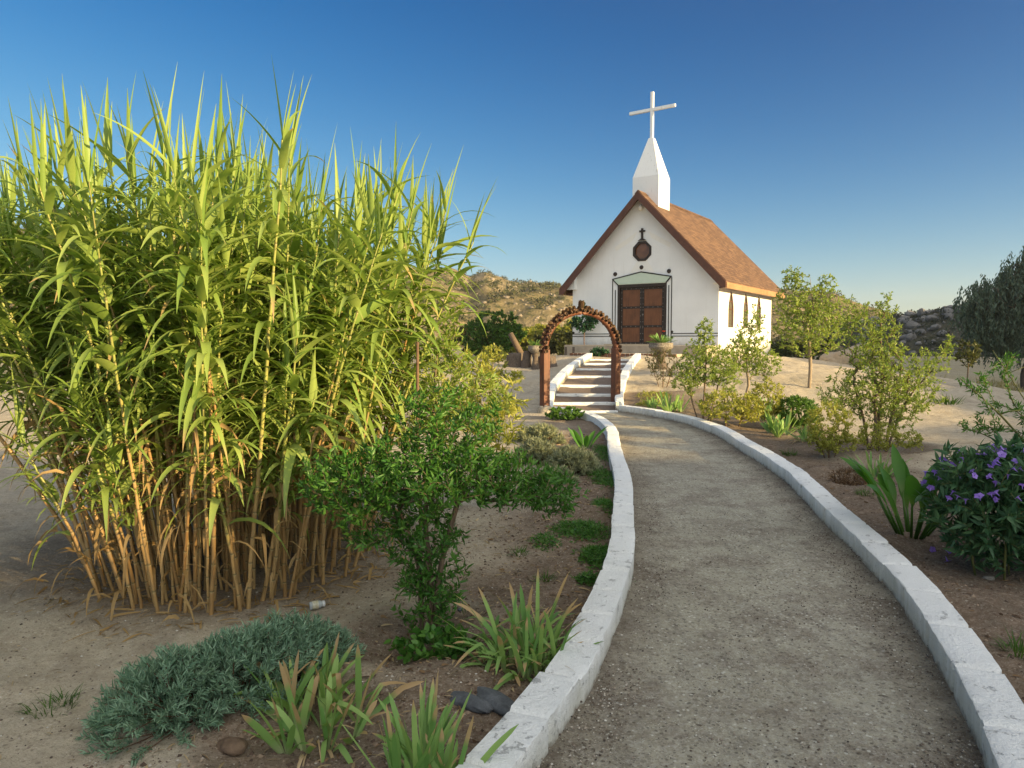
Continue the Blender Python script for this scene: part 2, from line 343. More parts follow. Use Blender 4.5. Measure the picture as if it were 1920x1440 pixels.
# ================================================================== terrain
CH = np.array([5.18, 28.79]); TH = math.atan2(-.568, .823); CA = np.array([math.cos(TH), math.sin(TH)]); CB = np.array([-CA[1], CA[0]])
def spline(P, n):
    P = np.asarray(P, float); d = np.concatenate([[0], np.cumsum(np.linalg.norm(np.diff(P, axis=0), axis=1))]); T = np.gradient(P, d, axis=0)
    s = np.linspace(0, d[-1], n); k = np.clip(np.searchsorted(d, s, 'right')-1, 0, len(d)-2); h = (d[k+1]-d[k])[:, None]; u = ((s-d[k])[:, None])/h
    return (2*u**3-3*u**2+1)*P[k]+(u**3-2*u**2+u)*h*T[k]+(-2*u**3+3*u**2)*P[k+1]+(u**3-u**2)*h*T[k+1]
LEFT = [(-2.6, -1.3), (-1.35, .2), (-.5, 1.6), (.178, 2.84), (.353, 3.24), (.53, 3.78), (.64, 4.20), (.80, 4.70), (.96, 5.35), (1.02, 5.93), (1.13, 6.6), (1.30, 7.55), (1.42, 8.56), (1.60, 10.5), (1.85, 12.4), (1.90, 13.9), (1.78, 15.3), (1.50, 16.3), (.98, 16.9)]
RIGHT = [(-1.3, -2.4), (.15, -.6), (1.15, 1.2), (1.94, 2.86), (2.06, 3.17), (2.22, 3.6), (2.36, 4.02), (2.51, 4.56), (2.65, 5.0), (2.70, 5.4), (2.78, 6.01), (3.00, 7.08), (3.29, 8.47), (3.41, 9.57), (3.49, 10.9), (3.66, 12.8), (3.56, 14.3), (3.31, 15.5), (2.95, 16.4), (2.54, 17.0)]
def relax(P, n=7, it=3):
    for _ in range(it):
        Q = np.pad(P, ((n, n), (0, 0)), mode='reflect', reflect_type='odd'); P = np.stack([np.convolve(Q[:, c], np.ones(2*n+1)/(2*n+1), 'valid') for c in (0, 1)], 1)
    return P
LC = relax(spline(LEFT, 260)); RC = relax(spline(RIGHT, 260))
RIS = [(16.9, .04), (17.6, .18), (18.4, .33), (19.4, .5), (20.8, .68), (22.4, .83), (24.0, .95), (25.4, 1.05), (26.25, 1.10)]
SCX = [(16.9, 1.72), (17.6, 1.78), (18.4, 1.90), (19.4, 2.10), (20.8, 2.42), (22.4, 2.80), (24.0, 3.19), (25.4, 3.56), (26.25, 3.78)]
SY = [q[0] for q in RIS]; SHW = .80
def lx(y): return np.interp(y, LC[:, 1], LC[:, 0])
def rx(y): return np.interp(y, RC[:, 1], RC[:, 0])
def ground_raw(x, y):
    x = np.asarray(x, float); y = np.asarray(y, float)
    a = (x-CH[0])*CA[0]+(y-CH[1])*CA[1]; b = (x-CH[0])*CB[0]+(y-CH[1])*CB[1]
    da = np.where(a > 3.3, (a-3.3), np.where(a < -3.3, (-3.3-a)*1.35, 0)); db = np.where(b < -2, -2-b, np.where(b > 8, b-8, 0))
    d = np.hypot(da, db)
    m = np.interp(d, [0, 2.4, 4, 5.7, 7.2, 8.2, 9, 9.8, 11, 30], [1.09, .93, .80, .62, .42, .27, .13, .03, 0, 0])
    m = m+(.13*fbm(x*.7, y*.7, 3, 4)+.05*fbm(x*2.3, y*2.3, 2, 5))*sstep(0, .5, m)
    z = m-1.25*sstep(8, 30, x)*sstep(14, 40, y)-.6*sstep(-4, -30, x)*sstep(25, 60, y)
    far = sstep(30, 80, np.hypot(x, y)); z = z+far*.9*fbm(x*.02, y*.02, 3, 9)
    near = 1-sstep(14, 40, np.hypot(x, y))
    z = z+near*(.035*fbm(x*1.1, y*1.1, 4, 1)+.022*fbm(x*4.5, y*4.5, 3, 2))
    # berms and basins of the planting beds
    for bx, by, r, h in BERMS: q = np.hypot(x-bx, y-by)/r; z = z+h*(np.exp(-((q-1)/.35)**2)-.7*np.exp(-(q/.7)**2))
    return z
BERMS = [(.05, 3.75, .45, .05), (-.83, 2.95, .45, .05), (3.5, 5.2, .75, .07), (5.7, 11.06, .9, .09), (4.2, 8.6, .6, .07), (4.9, 13.6, .9, .06), (-.47, 3.95, .5, .05), (.9, 7.5, .5, .05)]
def ground_z(x, y):
    x = np.asarray(x, float); y = np.asarray(y, float); z = ground_raw(x, y)
    p = sstep(-.02, .06, x-lx(y)+.10)*sstep(-.02, .06, rx(y)-x+.10)*(y < 17.02)*(y > -2.2)
    z = z*(1-p)+p*-.07
    cx = np.interp(y, [q[0] for q in SCX], [q[1] for q in SCX]); sz = np.interp(y, SY, [q[1] for q in RIS])
    s = (1-sstep(SHW+.02, SHW+.12, np.abs(x-cx)))*(y > 16.9)*(y < 26.3)
    return z*(1-s)+s*(sz-.30)
def cam_ray(u, v):
    a = (u-960)/FPX; b = -(v-720)/FPX; c, s = math.cos(PITCH), math.sin(PITCH)
    return np.array([a, c+b*s, -s+b*c])
def spot(u, v):
    """where the sight line of a point of the survey photograph meets the ground"""
    d = cam_ray(u, v); t = np.concatenate([np.arange(1, 60, .02), np.arange(60, 300, .5)]); P = d[None]*t[:, None]
    k = np.argmax(P[:, 2]+EYE <= ground_raw(P[:, 0], P[:, 1])); return float(P[k, 0]), float(P[k, 1]), float(ground_z(P[k, 0], P[k, 1]))
def on(x, y, dz=0): return (x, y, float(ground_z(x, y))+dz)
# ground: one polar sheet centred under the camera, dense in the forward fan
ang = np.concatenate([np.linspace(-44, 44, 760), np.linspace(46, 314, 90)])*math.pi/180
rr = np.concatenate([[0.0], np.geomspace(.9, 60, 400), np.geomspace(62, 9000, 90)])
A_, R_ = np.meshgrid(ang, rr); gx = (R_*np.sin(A_)); gy = R_*np.cos(A_)
gz = ground_z(gx, gy); na = len(ang); nr = len(rr)
i = np.arange(nr-1)[:, None]*na; j = np.arange(na)[None]; k = (j+1) % na
GF = np.stack([i+j, i+na+j, i+na+k, i+k], -1).reshape(-1, 4)[:, ::-1]
dl = lx(gy)-.2-gx; dr = gx-rx(gy)-.2; nz = fbm(gx*1.3, gy*1.3, 4, 6)
bed = np.maximum((sstep(1.5, .35, dl+nz*.8)*(dl > -.5)*(gy < 16)), sstep(2.9, 1.0, dr+nz*1.3)*(dr > -.5)*(gy < 18.5))*(gy > -3)
for bx, by, r, h in BERMS: bed = np.maximum(bed, .9*sstep(1.35, .8, np.hypot(gx-bx, gy-by)/r+nz*.4))
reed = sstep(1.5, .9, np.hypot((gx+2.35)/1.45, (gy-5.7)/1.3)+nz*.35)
grass = sstep(.15, .5, fbm(gx*.12, gy*.12, 3, 12)+.55*sstep(24, 34, gy)*sstep(9, 14, gx)-.25)*sstep(20, 30, gy)
grass = np.maximum(grass, sstep(45, 70, R_)*.8)
M['ground'], t, b = newmat('sandy_ground'); g = NG(t); p = g.pos()
n1 = g.noise(p, .9, 6, .6); n2 = g.noise(p, 7, 6, .65); n3 = g.noise(p, 70, 5, .7); n4 = g.noise(p, 260, 2)
sand = g.ramp(n1, [(.25, (.48, .405, .29)), (.55, (.56, .48, .355)), (.8, (.63, .55, .42))])
sand = g.mix(g.rng(n2, .35, .75, 0, .45), sand, (.24, .18, .12)); soil = g.ramp(n2, [(.3, (.085, .055, .036)), (.5, (.155, .105, .070)), (.75, (.28, .20, .14))])
col = g.mix(g.math('ADD', g.attr('bed'), g.math('MULTIPLY', g.math('SUBTRACT', n2, .5), g.math('MULTIPLY', g.attr('bed'), .8)), True), sand, soil)
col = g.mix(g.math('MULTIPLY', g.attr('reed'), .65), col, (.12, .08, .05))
col = g.mix(g.math('MULTIPLY', g.attr('grass'), g.rng(n2, .3, .6)), col, g.ramp(g.noise(p, .35, 5), [(.3, (.16, .15, .05)), (.7, (.33, .26, .11))]))
col = g.mix(g.rng(n3, .60, .74, 0, .75), col, (.075, .058, .045)); col = g.mix(g.rng(n4, .68, .8, 0, .55), col, (.50, .46, .39))
col = g.mix(.85, col, g.grain(p, col, (.27, .20, .135), (.66, .58, .46), .5)); col = g.mix(g.rng(g.noise(p, 2.6, 6, .7), .5, .68, 0, .4), col, (.16, .115, .078))
g.l(col, b.inputs['Base Color']); b.inputs['Roughness'].default_value = 1; b.inputs['Specular IOR Level'].default_value = .1
g.bump(g.math('ADD', g.math('MULTIPLY', n3, .55), g.math('ADD', g.math('MULTIPLY', n2, 1.6), g.math('MULTIPLY', n4, .2))), b, .9, .03)
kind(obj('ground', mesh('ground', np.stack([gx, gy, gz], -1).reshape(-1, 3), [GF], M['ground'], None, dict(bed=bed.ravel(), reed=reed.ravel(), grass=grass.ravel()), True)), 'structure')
# path
M['path'], t, b = newmat('decomposed_granite'); g = NG(t); p = g.pos()
n1 = g.noise(p, .75, 5, .6); n2 = g.noise(p, 5, 6, .7); n3 = g.noise(p, 55, 5, .72); n4 = g.noise(p, 190, 3); mp = g.n('Mapping'); mp.inputs['Rotation'].default_value = (0, 0, -.35); mp.inputs['Scale'].default_value = (9, .7, 1); g.l(p, mp.inputs[0]); n5 = g.noise(mp.outputs[0], 2.2, 6, .65)
col = g.ramp(n1, [(.28, (.35, .315, .23)), (.5, (.46, .42, .31)), (.72, (.56, .515, .395))])
col = g.mix(g.rng(n5, .5, .75, 0, .5), col, (.12, .10, .078)); col = g.mix(g.rng(n2, .5, .72, 0, .6), col, (.115, .088, .066)); col = g.mix(g.rng(n3, .57, .70, 0, .9), col, (.052, .038, .03)); col = g.mix(g.rng(n4, .66, .78, 0, .7), col, (.50, .46, .40))
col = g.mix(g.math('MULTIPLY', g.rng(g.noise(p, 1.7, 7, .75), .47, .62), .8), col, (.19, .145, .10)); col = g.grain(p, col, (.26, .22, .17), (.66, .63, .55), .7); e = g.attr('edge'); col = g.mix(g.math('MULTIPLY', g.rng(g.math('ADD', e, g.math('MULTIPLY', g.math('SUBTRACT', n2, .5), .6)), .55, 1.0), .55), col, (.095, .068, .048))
g.l(col, b.inputs['Base Color']); b.inputs['Roughness'].default_value = 1; b.inputs['Specular IOR Level'].default_value = .15
g.bump(g.math('ADD', g.math('MULTIPLY', n3, .8), g.math('ADD', g.math('MULTIPLY', n2, .9), g.math('MULTIPLY', n4, .4))), b, .9, .022)
ys = np.concatenate([np.linspace(-2, 2.4, 30), np.geomspace(2.45, 17.25, 420)]); us = np.linspace(-.03, 1.03, 70)
X0 = lx(ys)-.05; X1 = np.where(ys > 17, 2.6, rx(ys)+.05); X0 = np.where(ys > 16.3, np.minimum(X0, 1.0), X0)
px = X0[:, None]+(X1-X0)[:, None]*us[None]; py = np.repeat(ys[:, None], 70, 1)
pz = .012*fbm(px*1.6, py*1.6, 4, 21)+.006*fbm(px*9, py*9, 3, 22)+.03*(np.abs(us*2-1)**8)[None]-.004
i = np.arange(len(ys)-1)[:, None]*70; j = np.arange(69)[None]; PF = np.stack([i+j, i+j+1, i+j+71, i+j+70], -1).reshape(-1, 4)
kind(obj('path', mesh('path', np.stack([px, py, pz], -1).reshape(-1, 3), [PF], M['path'], None, dict(edge=np.repeat(np.abs(us*2-1)[None], len(ys), 0).ravel()), True)), 'structure')

# ================================================================== kerbs
def sweep(P, width, side, height, step=.025, block=.40, zfun=None, seed=0, chord=0):
    """kerb wall: P inner edge polyline; side=+1 thickness to the left of travel"""
    P = np.asarray(P, float); d = np.concatenate([[0], np.cumsum(np.linalg.norm(np.diff(P[:, :2], axis=0), axis=1))])
    if chord:
        n = int(d[-1]/chord); q = np.linspace(0, d[-1], n+1); P = np.stack([np.interp(q, d, P[:, c]) for c in range(P.shape[1])], 1); d = np.concatenate([[0], np.cumsum(np.linalg.norm(np.diff(P[:, :2], axis=0), axis=1))])
    s = np.arange(0, d[-1], step); Q = np.stack([np.interp(s, d, P[:, c]) for c in range(P.shape[1])], 1)
    k = max(1, int(.12/step)); T = np.zeros((len(Q), 2)); T[:, :] = unit(np.roll(Q[:, :2], -k, 0)-np.roll(Q[:, :2], k, 0)); T[:k] = unit(Q[k:k+1, :2]-Q[:1, :2]); T[-k:] = unit(Q[-1:, :2]-Q[-1-k:-k, :2])
    Nn = np.stack([-T[:, 1], T[:, 0]], 1)*side
    base = Q[:, 2] if Q.shape[1] > 2 else np.zeros(len(Q))
    pr = np.array([(0, -.35), (0, .3), (0, .62), (.0, .975), (.018, 1.0), (.33, 1.01), (.66, 1.005), (.982, .995), (1.0, .965), (1.0, .5), (1.0, -.6)])
    bl = (s/block); jf = np.abs(bl-np.round(bl))*block; groove = np.exp(-(jf/.012)**2)*.013
    bid = np.floor(bl+.0).astype(int); jit = np.random.default_rng(seed).normal(0, .003, (bid.max()+2, 2))
    V = np.zeros((len(Q), len(pr), 3)); low = np.zeros((len(Q), len(pr)))
    for c, (o, h) in enumerate(pr):
        nn = fbm(s*1.7, np.full_like(s, c*.4), 3, 30+seed)*.006+fbm(s*16, np.full_like(s, c*3.1), 3, 31+seed)*.0035
        ofs = o*width+np.where(o < .5, groove, -groove)*(1 if o in (0, 1.0) else .3)+nn*(1 if o in (0, 1.) else .4)+jit[bid, 0]
        hh = h*height+(-groove*.9+nn*.55+jit[bid, 1] if h > .9 else 0)
        V[:, c, :2] = Q[:, :2]+Nn*ofs[:, None]; V[:, c, 2] = base+hh; low[:, c] = h if o < .5 else 1
    m = len(pr); i = np.arange(len(Q)-1)[:, None]*m; j = np.arange(m-1)[None]
    F = np.stack([i+j, i+j+1, i+j+1+m, i+j+m], -1).reshape(-1, 4)
    if side > 0: F = F[:, ::-1]
    caps = np.array(tessellate_polygon([[Vector((o, h, 0)) for o, h in pr]])); L = (len(Q)-1)*m
    return V.reshape(-1, 3), [F, caps, caps+L], low.ravel()
def kerb(name, label, P, width, side, height, group='white kerbs', cat='kerb', **kw):
    V, F, low = sweep(P, width, side, height, **kw); o = obj(name, mesh(name, V, F, M['kerb'], None, dict(low=low), False)); fixn(o.data)
    for pl in o.data.polygons: pl.use_smooth = True
    o.data.set_sharp_from_angle(angle=math.radians(42)); return tag(o, label, cat)
kerb('path_kerb', 'long white painted kerb curving along the left side of the path beside the irises', LC[8:], .19, 1, .15, seed=1)
kerb('path_kerb', 'white painted kerb of straight blocks along the right side of the path, past the purple flowers', RC[8:], .20, -1, .16, seed=2, chord=.55, block=.55)
def stair_edge(sgn, n=120, y0=17.0, y1=26.0):
    y = np.linspace(y0, y1, n); cx = np.interp(y, SY, [q[1] for q in SCX]); k = np.ones(9)/9
    cx = np.convolve(np.pad(cx, 4, 'edge'), k, 'valid'); z = np.interp(y, SY, [q[1] for q in RIS]); z = np.convolve(np.pad(z, 4, 'edge'), k, 'valid')
    hw = np.interp(y, [17, 19, 26], [.74, .80, .78])
    return np.stack([cx+sgn*hw, y, z], 1)
kerb('stair_kerb', 'sloping white kerb up the left edge of the garden steps, behind the left arch post', stair_edge(-1, y0=16.75), .2, 1, .17, seed=3, block=.5)
kerb('stair_kerb', 'sloping white kerb up the right edge of the garden steps, its outside lit by the sun', stair_edge(1, y0=17.05), .2, -1, .17, seed=4, block=.5)
# ================================================================== steps
st = thing('garden_steps', 'flight of low earth steps with white edging leading up to the chapel', 'steps', (1.72, 16.9, 0))
M['tread'] = simple('reddish_gravel', (.10, .068, .052), (.24, .185, .145), 40, 1, .8, 120)
M['whiteedge'] = M['kerb']
def rel(V, o): return np.asarray(V)-np.array(o)
for q in range(len(RIS)-1):
    (y0, z0), (y1, z1) = RIS[q], RIS[q+1]; c0 = SCX[q][1]; c1 = SCX[q+1][1]
    n = 40; xs = np.linspace(-SHW, SHW, n)
    sag = .035*np.random.default_rng(q).random()+.02
    wob = .012*fbm(xs*3, xs*0+q, 3, 40)+(.018*np.sin(xs*2.2+q))*(q in (1, 2, 3))
    V = []; 
    for (oy, oz) in ((0, -.2), (0, -.012), (.012, 0), (.10, 0), (.11, -.03)): V.append(np.stack([c0+xs, y0+oy+wob*.6, z0+oz+0*xs+(wob*.25 if oz > -.1 else 0)], 1))
    V = np.array(V); m = n; i = np.arange(4)[:, None]*m; j = np.arange(m-1)[None]
    o = obj('step_edge', mesh('step_edge', rel(V.reshape(-1, 3), st.location), [np.stack([i+j, i+j+1, i+j+1+m, i+j+m], -1).reshape(-1, 4)], M['kerb'], None, dict(low=np.ones(5*n)), False), st)
    ty = np.linspace(0, 1, 14); X = np.linspace(-SHW-.02, SHW+.02, 44)
    TX = (c0+(c1-c0)*ty)[:, None]+X[None]; TY = y0+.10+(y1-y0-.085)*ty[:, None]+0*X[None]
    dirt = .02*fbm(TX*2.2, TY*2.2, 4, 44+q)
    TZ = z0+(z1-z0-.055)*(ty[:, None]**1.6)+dirt+(.035*fbm(TX*1.5, TX*0+q, 3, 50))*(ty[:, None]**4)-.004
    i = np.arange(13)[:, None]*44; j = np.arange(43)[None]
    obj('tread', mesh('tread', rel(np.stack([TX, TY, TZ], -1).reshape(-1, 3), st.location), [np.stack([i+j, i+j+1, i+j+45, i+j+44], -1).reshape(-1, 4)], M['tread'], None, None, True), st)
# ================================================================== arch
PL = np.array([.76, 16.55, .14]); PR = np.array([2.58, 17.75, .10]); AX = unit(PR-PL); span = np.linalg.norm((PR-PL)[:2])
arz = math.atan2(AX[1], AX[0]); ar = thing('garden_arch', 'wooden garden arch covered in pine cones over the foot of the steps', 'arch', tuple((PL+PR)/2*np.array([1, 1, 0])), arz)
def post(x, z0, z1):
    b = MB(); b.box(x-.088, x+.088, -.088, .088, z0, z1); o = b.build('post', M['postwood'], ar, bevel=.012); return o
post(-span/2, .10, 1.50); post(span/2, .06, 1.52)
H = MB(); th = np.linspace(0, math.pi, 40); R0 = span/2; hz = 1.46
V, F = tube(np.stack([R0*np.cos(th), 0*th, hz+.93*np.sin(th)], 1), .075, 8); H.add(V, F); H.build('hoop', M['postwood'], ar, True)
def conemesh(seed):
    r = np.random.default_rng(seed); b = MB(); n = 70
    q = np.arange(n)/n; zz = -.05+.10*q; rad = .036*np.sqrt(np.clip(1-((zz-.0)/.062)**2, .05, 1)); a = np.arange(n)*2.39996
    P = np.stack([rad*.6*np.cos(a), rad*.6*np.sin(a), zz], 1); D = np.stack([np.cos(a), np.sin(a), .75+0*a], 1)
    V, F = leaves(P, D, np.stack([-np.cos(a)*.7, -np.sin(a)*.7, 1+0*a], 1), .034+.006*r.random(n), .036, fold=-.3, curl=-.1); b.add(V, F)
    s = np.linspace(-.05, .05, 7); V, F = lathe([(.024*math.sqrt(max(.02, 1-(z/.056)**2)), z) for z in s], 8); b.add(V, F)
    return b
cones = []
for k in range(3): o = conemesh(k).build('pine_cone', M['cone'], ar); cones.append(o)
r = random.Random(2); cnt = 0
for tt in np.linspace(0.0, math.pi, 33):
    for ph in (-70, 0, 70):
        c = cones[cnt] if cnt < 3 else cones[cnt % 3].copy()
        if cnt >= 3: C.objects.link(c); c.parent = ar
        e = math.radians(ph+r.uniform(-14, 14)); o_ = .095; rad = np.array([math.cos(tt), 0, math.sin(tt)])
        off = rad*math.cos(e)*o_+np.array([0, 1, 0])*math.sin(e)*o_
        c.location = (R0*math.cos(tt)+off[0], off[1], hz+.93*math.sin(tt)+off[2])
        dirv = Vector(off)+Vector((r.uniform(-.06, .06), r.uniform(-.06, .06), r.uniform(-.05, .06))); c.rotation_euler = dirv.to_track_quat('Z', 'Y').to_euler(); s = r.uniform(.72, 1.0); c.scale = (s, s, s); cnt += 1
c = cones[0].copy(); C.objects.link(c); c.parent = ar; c.location = (-.02, 0, hz+.93+.16); c.rotation_euler = (0, 0, 0); c.scale = (1.7, 1.7, 1.7)
M['mortarpad'] = simple('mortar_collar', (.28, .235, .175), (.46, .40, .31), 18, .95, .6, 50)
for sx, z in ((-1, .12), (1, .08)):
    V, F = lathe([(.17, -.12), (.165, .02), (.14, .055), (.095, .075)], 14); V = V+.012*RNG.normal(size=V.shape); b = MB(); b.add(V+np.array([sx*span/2, 0, z]), F); b.build('mortar_collar', M['mortarpad'], ar, True)
# ================================================================== chapel
chz = 1.2
ch = thing('chapel', 'small white chapel with steep brown shingle roof, plank door and white steeple', 'chapel', (CH[0], CH[1], chz), TH)
def zz(z): return z-chz
HWD, LEN, EAVE, SL = 3.15, 7.3, 4.22, 1.037
apex = EAVE+HWD*SL     # 7.49 top of wall, under roof
def octa(cx, cz, r): return [(cx+r*math.cos(math.radians(22.5+45*k)), cz+r*math.sin(math.radians(22.5+45*k))) for k in range(8)]
def polyfill(b, outer, holes, plane, m=0):
    loops = [outer]+holes; flat = [p for l in loops for p in l]; tri = tessellate_polygon([[Vector((x, z, 0)) for x, z in l] for l in loops])
    b.add([plane(x, z, 0) for x, z in flat], np.array(tri), m)
def reveal(b, hole, plane, depth, m=0):
    n = len(hole); V = [plane(x, z, 0) for x, z in hole]+[plane(x, z, depth) for x, z in hole]
    b.add(V, np.array([(i, (i+1) % n, (i+1) % n+n, i+n) for i in range(n)]), m)
def lancet(cx, z0, z1, w, n=7):
    # pointed arch: springs at z1-.75
    zs = z1-.85; L = [(cx-w/2, z0), (cx+w/2, z0)]
    for k in range(n+1): q = k/n; L.append((cx+w/2*(1-q**1.6), zs+(z1-zs)*q))
    for k in range(n-1, -1, -1): q = k/n; L.append((cx-w/2*(1-q**1.6), zs+(z1-zs)*q))
    return L
fpl = lambda x, z, d: (x, d, zz(z)); 
door = [(-1.03, 1.56), (1.06, 1.56), (1.06, 3.96), (-1.03, 3.96)]; OC = octa(.02, 5.27, .40)
WX = [(1.48, .70), (3.42, .70), (5.31, .70)]
b = MB()
polyfill(b, [(-HWD, .6), (HWD, .6), (HWD, EAVE), (0, apex), (-HWD, EAVE)], [door, OC], fpl); reveal(b, door, fpl, .14); reveal(b, OC, fpl, .10)
bpl = lambda x, z, d: (x, LEN, zz(z)); polyfill(b, [(-HWD, .6), (HWD, .6), (HWD, EAVE), (0, apex), (-HWD, EAVE)], [], bpl)
rpl = lambda y, z, d: (HWD-d, y, zz(z)); holes = [lancet(cx, 2.22, 3.76, w_) for cx, w_ in WX]
polyfill(b, [(0, .6), (LEN, .6), (LEN, EAVE), (0, EAVE)], holes, rpl)
for hl in holes: reveal(b, hl, rpl, .08)
lpl = lambda y, z, d: (-HWD+d, y, zz(z)); polyfill(b, [(0, .6), (LEN, .6), (LEN, EAVE), (0, EAVE)], holes, lpl)
for hl in holes: reveal(b, hl, lpl, .08)
b.build('wall', M['plaster'], ch)
# windows
def offset(poly, k, c): return [(c[0]+(x-c[0])*k, c[1]+(z-c[1])*k) for x, z in poly]
for side in (1, -1):
    for (cx, w_), hl in zip(WX, holes):
        pl = (lambda y, z, d: (HWD-d, y, zz(z))) if side > 0 else (lambda y, z, d: (-HWD+d, y, zz(z)))
        c = (cx, 2.9); inner = [(cx+(x-cx)*.90, 2.9+(z-2.9)*.96) for x, z in hl]
        b = MB(); polyfill(b, hl, [inner], lambda y, z, d: pl(y, z, .03)); reveal(b, inner, lambda y, z, d: pl(y, z, .03+d), .05)
        for zb in (2.95, 3.25): b.box(*(sorted((pl(0, 0, .032)[0], pl(0, 0, .075)[0]))), cx-w_*.40, cx+w_*.40, zz(zb)-.018, zz(zb)+.018)
        fr = b.build('window', M['fascia'], ch)
        b = MB(); polyfill(b, inner, [], lambda y, z, d: pl(y, z, .06)); b.build('pane', M['window'], fr)
b = MB(); inner = octa(.02, 5.27, .325); polyfill(b, octa(.02, 5.27, .425), [inner], lambda x, z, d: (x, -.03, zz(z))); reveal(b, octa(.02, 5.27, .425), lambda x, z, d: (x, -.03+d, zz(z)), .04); reveal(b, inner, lambda x, z, d: (x, -.03+d, zz(z)), .10)
fr = b.build('octagonal_window', M['iron'], ch); b = MB(); polyfill(b, inner, [], lambda x, z, d: (x, .05, zz(z))); b.build('pane', M['amber'], fr)
# door leaves
b = MB()
for k in range(2):
    x0, x1 = ((-.93, -.0), (.012, .95))[k]
    lf = MB(); lf.box(x0, x1, .075, .13, zz(1.60), zz(3.84)); do = lf.build('door', M['doorwood'], ch)
    bn = MB(); xx0, xx1 = x0, x1
    for zc, hh in ((1.60, .05), (2.28, .045), (3.045, .045), (3.80, .045)): bn.box(xx0, xx1, .06, .076, zz(zc)-hh, zz(zc)+hh)
    for xa, xb in ((xx0, xx0+.085), (xx1-.085, xx1)): bn.box(xa, xb, .056, .0745, zz(1.602), zz(3.838))
    bn.build('iron_strap', M['iron'], do)
    sd = MB()
    for zc in (1.60, 2.28, 3.045, 3.80):
        for xq in np.linspace(xx0+.045, xx1-.045, 5): V, F = lathe([(.0, .02), (.013, .016), (.018, .0)], 8); sd.add(np.stack([V[:, 0]+xq, .056-V[:, 2], V[:, 1]+zz(zc)], 1), F)
    for xq in (xx0+.045, xx1-.045):
        for zc in np.linspace(1.75, 3.65, 9): V, F = lathe([(.0, .02), (.013, .016), (.018, .0)], 8); sd.add(np.stack([V[:, 0]+xq, .053-V[:, 2], V[:, 1]+zz(zc)], 1), F)
    sd.build('door_stud', M['stud'], do)['kind'] = 'stuff'
V, F = lathe([(.0, .05), (.03, .045), (.035, .02), (.02, 0)], 12); hb = MB(); hb.add(np.stack([V[:, 0]+.06, .05-V[:, 2], V[:, 1]+zz(2.75)], 1), F); hb.build('handle', M['stud'], do, True)
b = MB()
b.box(-1.045, -.94, -.02, .12, zz(1.56), zz(3.97)); b.box(.96, 1.075, -.02, .12, zz(1.56), zz(3.97)); b.box(-.94, .96, -.02, .12, zz(3.85), zz(3.97)); b.build('door_frame', M['iron'], ch, bevel=.008)
# pediment, outlines, bands
b = MB(); b.prism([(-1.24, zz(4.2)), (-1.03, zz(3.985)), (1.06, zz(3.985)), (1.25, zz(4.2)), (0, zz(4.43))][::1], -.045, .003); b.build('pediment', M['palegreen'], ch)
b = MB()
def line(x0, z0, x1, z1, wd, d=-.052, d1=.002):
    v = np.array([x1-x0, z1-z0]); n = np.array([-v[1], v[0]])/np.linalg.norm(v)*wd/2; e = v/np.linalg.norm(v)*wd*.4
    q = [(x0-e[0]+n[0], z0-e[1]+n[1]), (x0-e[0]-n[0], z0-e[1]-n[1]), (x1+e[0]-n[0], z1+e[1]-n[1]), (x1+e[0]+n[0], z1+e[1]+n[1])]
    b.prism([(x, zz(z)) for x, z in q], d, d1)
line(-1.26, 4.21, 0, 4.445, .045); line(0, 4.445, 1.26, 4.21, .045, -.055); line(-1.25, 4.20, -1.03, 3.985, .04, -.058); line(1.25, 4.20, 1.06, 3.985, .04, -.058)
line(-1.27, 1.62, -1.27, 4.16, .03, -.02); line(1.28, 1.62, 1.28, 4.16, .03, -.02)
line(-1.145, 2.28, -1.145, 3.76, .035, -.016); line(1.165, 1.68, 1.165, 3.86, .035, -.016)
for z in (1.985, 1.885): line(-3.14, z, -1.30, z, .028, -.018); line(1.31, z, 3.14, z, .028, -.018)
for x, z in ((1.32, 2.05), (1.32, 1.82), (-3.1, 2.04), (-1.32, 2.05)): b.prism([(x+.05*math.cos(a), zz(z)+.05*math.sin(a)) for a in np.linspace(0, 2*math.pi, 12, endpoint=False)], -.022, .002)
b.build('trim_line', M['black'], ch)
for x, z in ((-1.16, 4.42), (-.0, 4.63), (1.16, 4.42)):
    V, F = lathe([(.0, .05), (.03, .055), (.05, .035), (.075, .045), (.085, .02), (.085, 0)], 18); q = MB(); q.add(np.stack([V[:, 0]+x, .003-V[:, 2], V[:, 1]+zz(z)], 1), F); q.build('medallion', M['iron'], ch, True)
b = MB(); b.box(-.022, .062, -.05, .0, zz(5.74), zz(6.17)); b.box(-.10, -.025, -.046, 0, zz(6.02), zz(6.09)); b.box(.065, .14, -.046, 0, zz(6.02), zz(6.09)); b.prism([(-.16, zz(5.69)), (.2, zz(5.69)), (.06, zz(5.77)), (-.02, zz(5.77))], -.056, 0); b.build('wall_cross', M['iron'], ch)
b = MB(); b.prism([(-.18, zz(4.92)), (.22, zz(4.92)), (.60, zz(4.37)), (.0, zz(4.47)), (-.52, zz(4.41))], -.010, .003); b.prism([(.25, zz(6.05)), (1.25, zz(5.5)), (1.15, zz(5.35)), (.42, zz(5.75))], -.008, .003); b.prism([(-.21, zz(6.05)), (-1.21, zz(5.5)), (-1.11, zz(5.35)), (-.38, zz(5.75))], -.008, .003); b.build('sunray_relief', M['cream'], ch)
V, F = lathe([(.0, -.17), (.05, -.15), (.10, -.06), (.105, 0), (.06, .04), (.05, .08), (0, .085)], 14); b = MB(); b.add(V+np.array([-.02, -.12, zz(7.02)]), F); b.build('gable_lamp', M['cream'], ch, True)
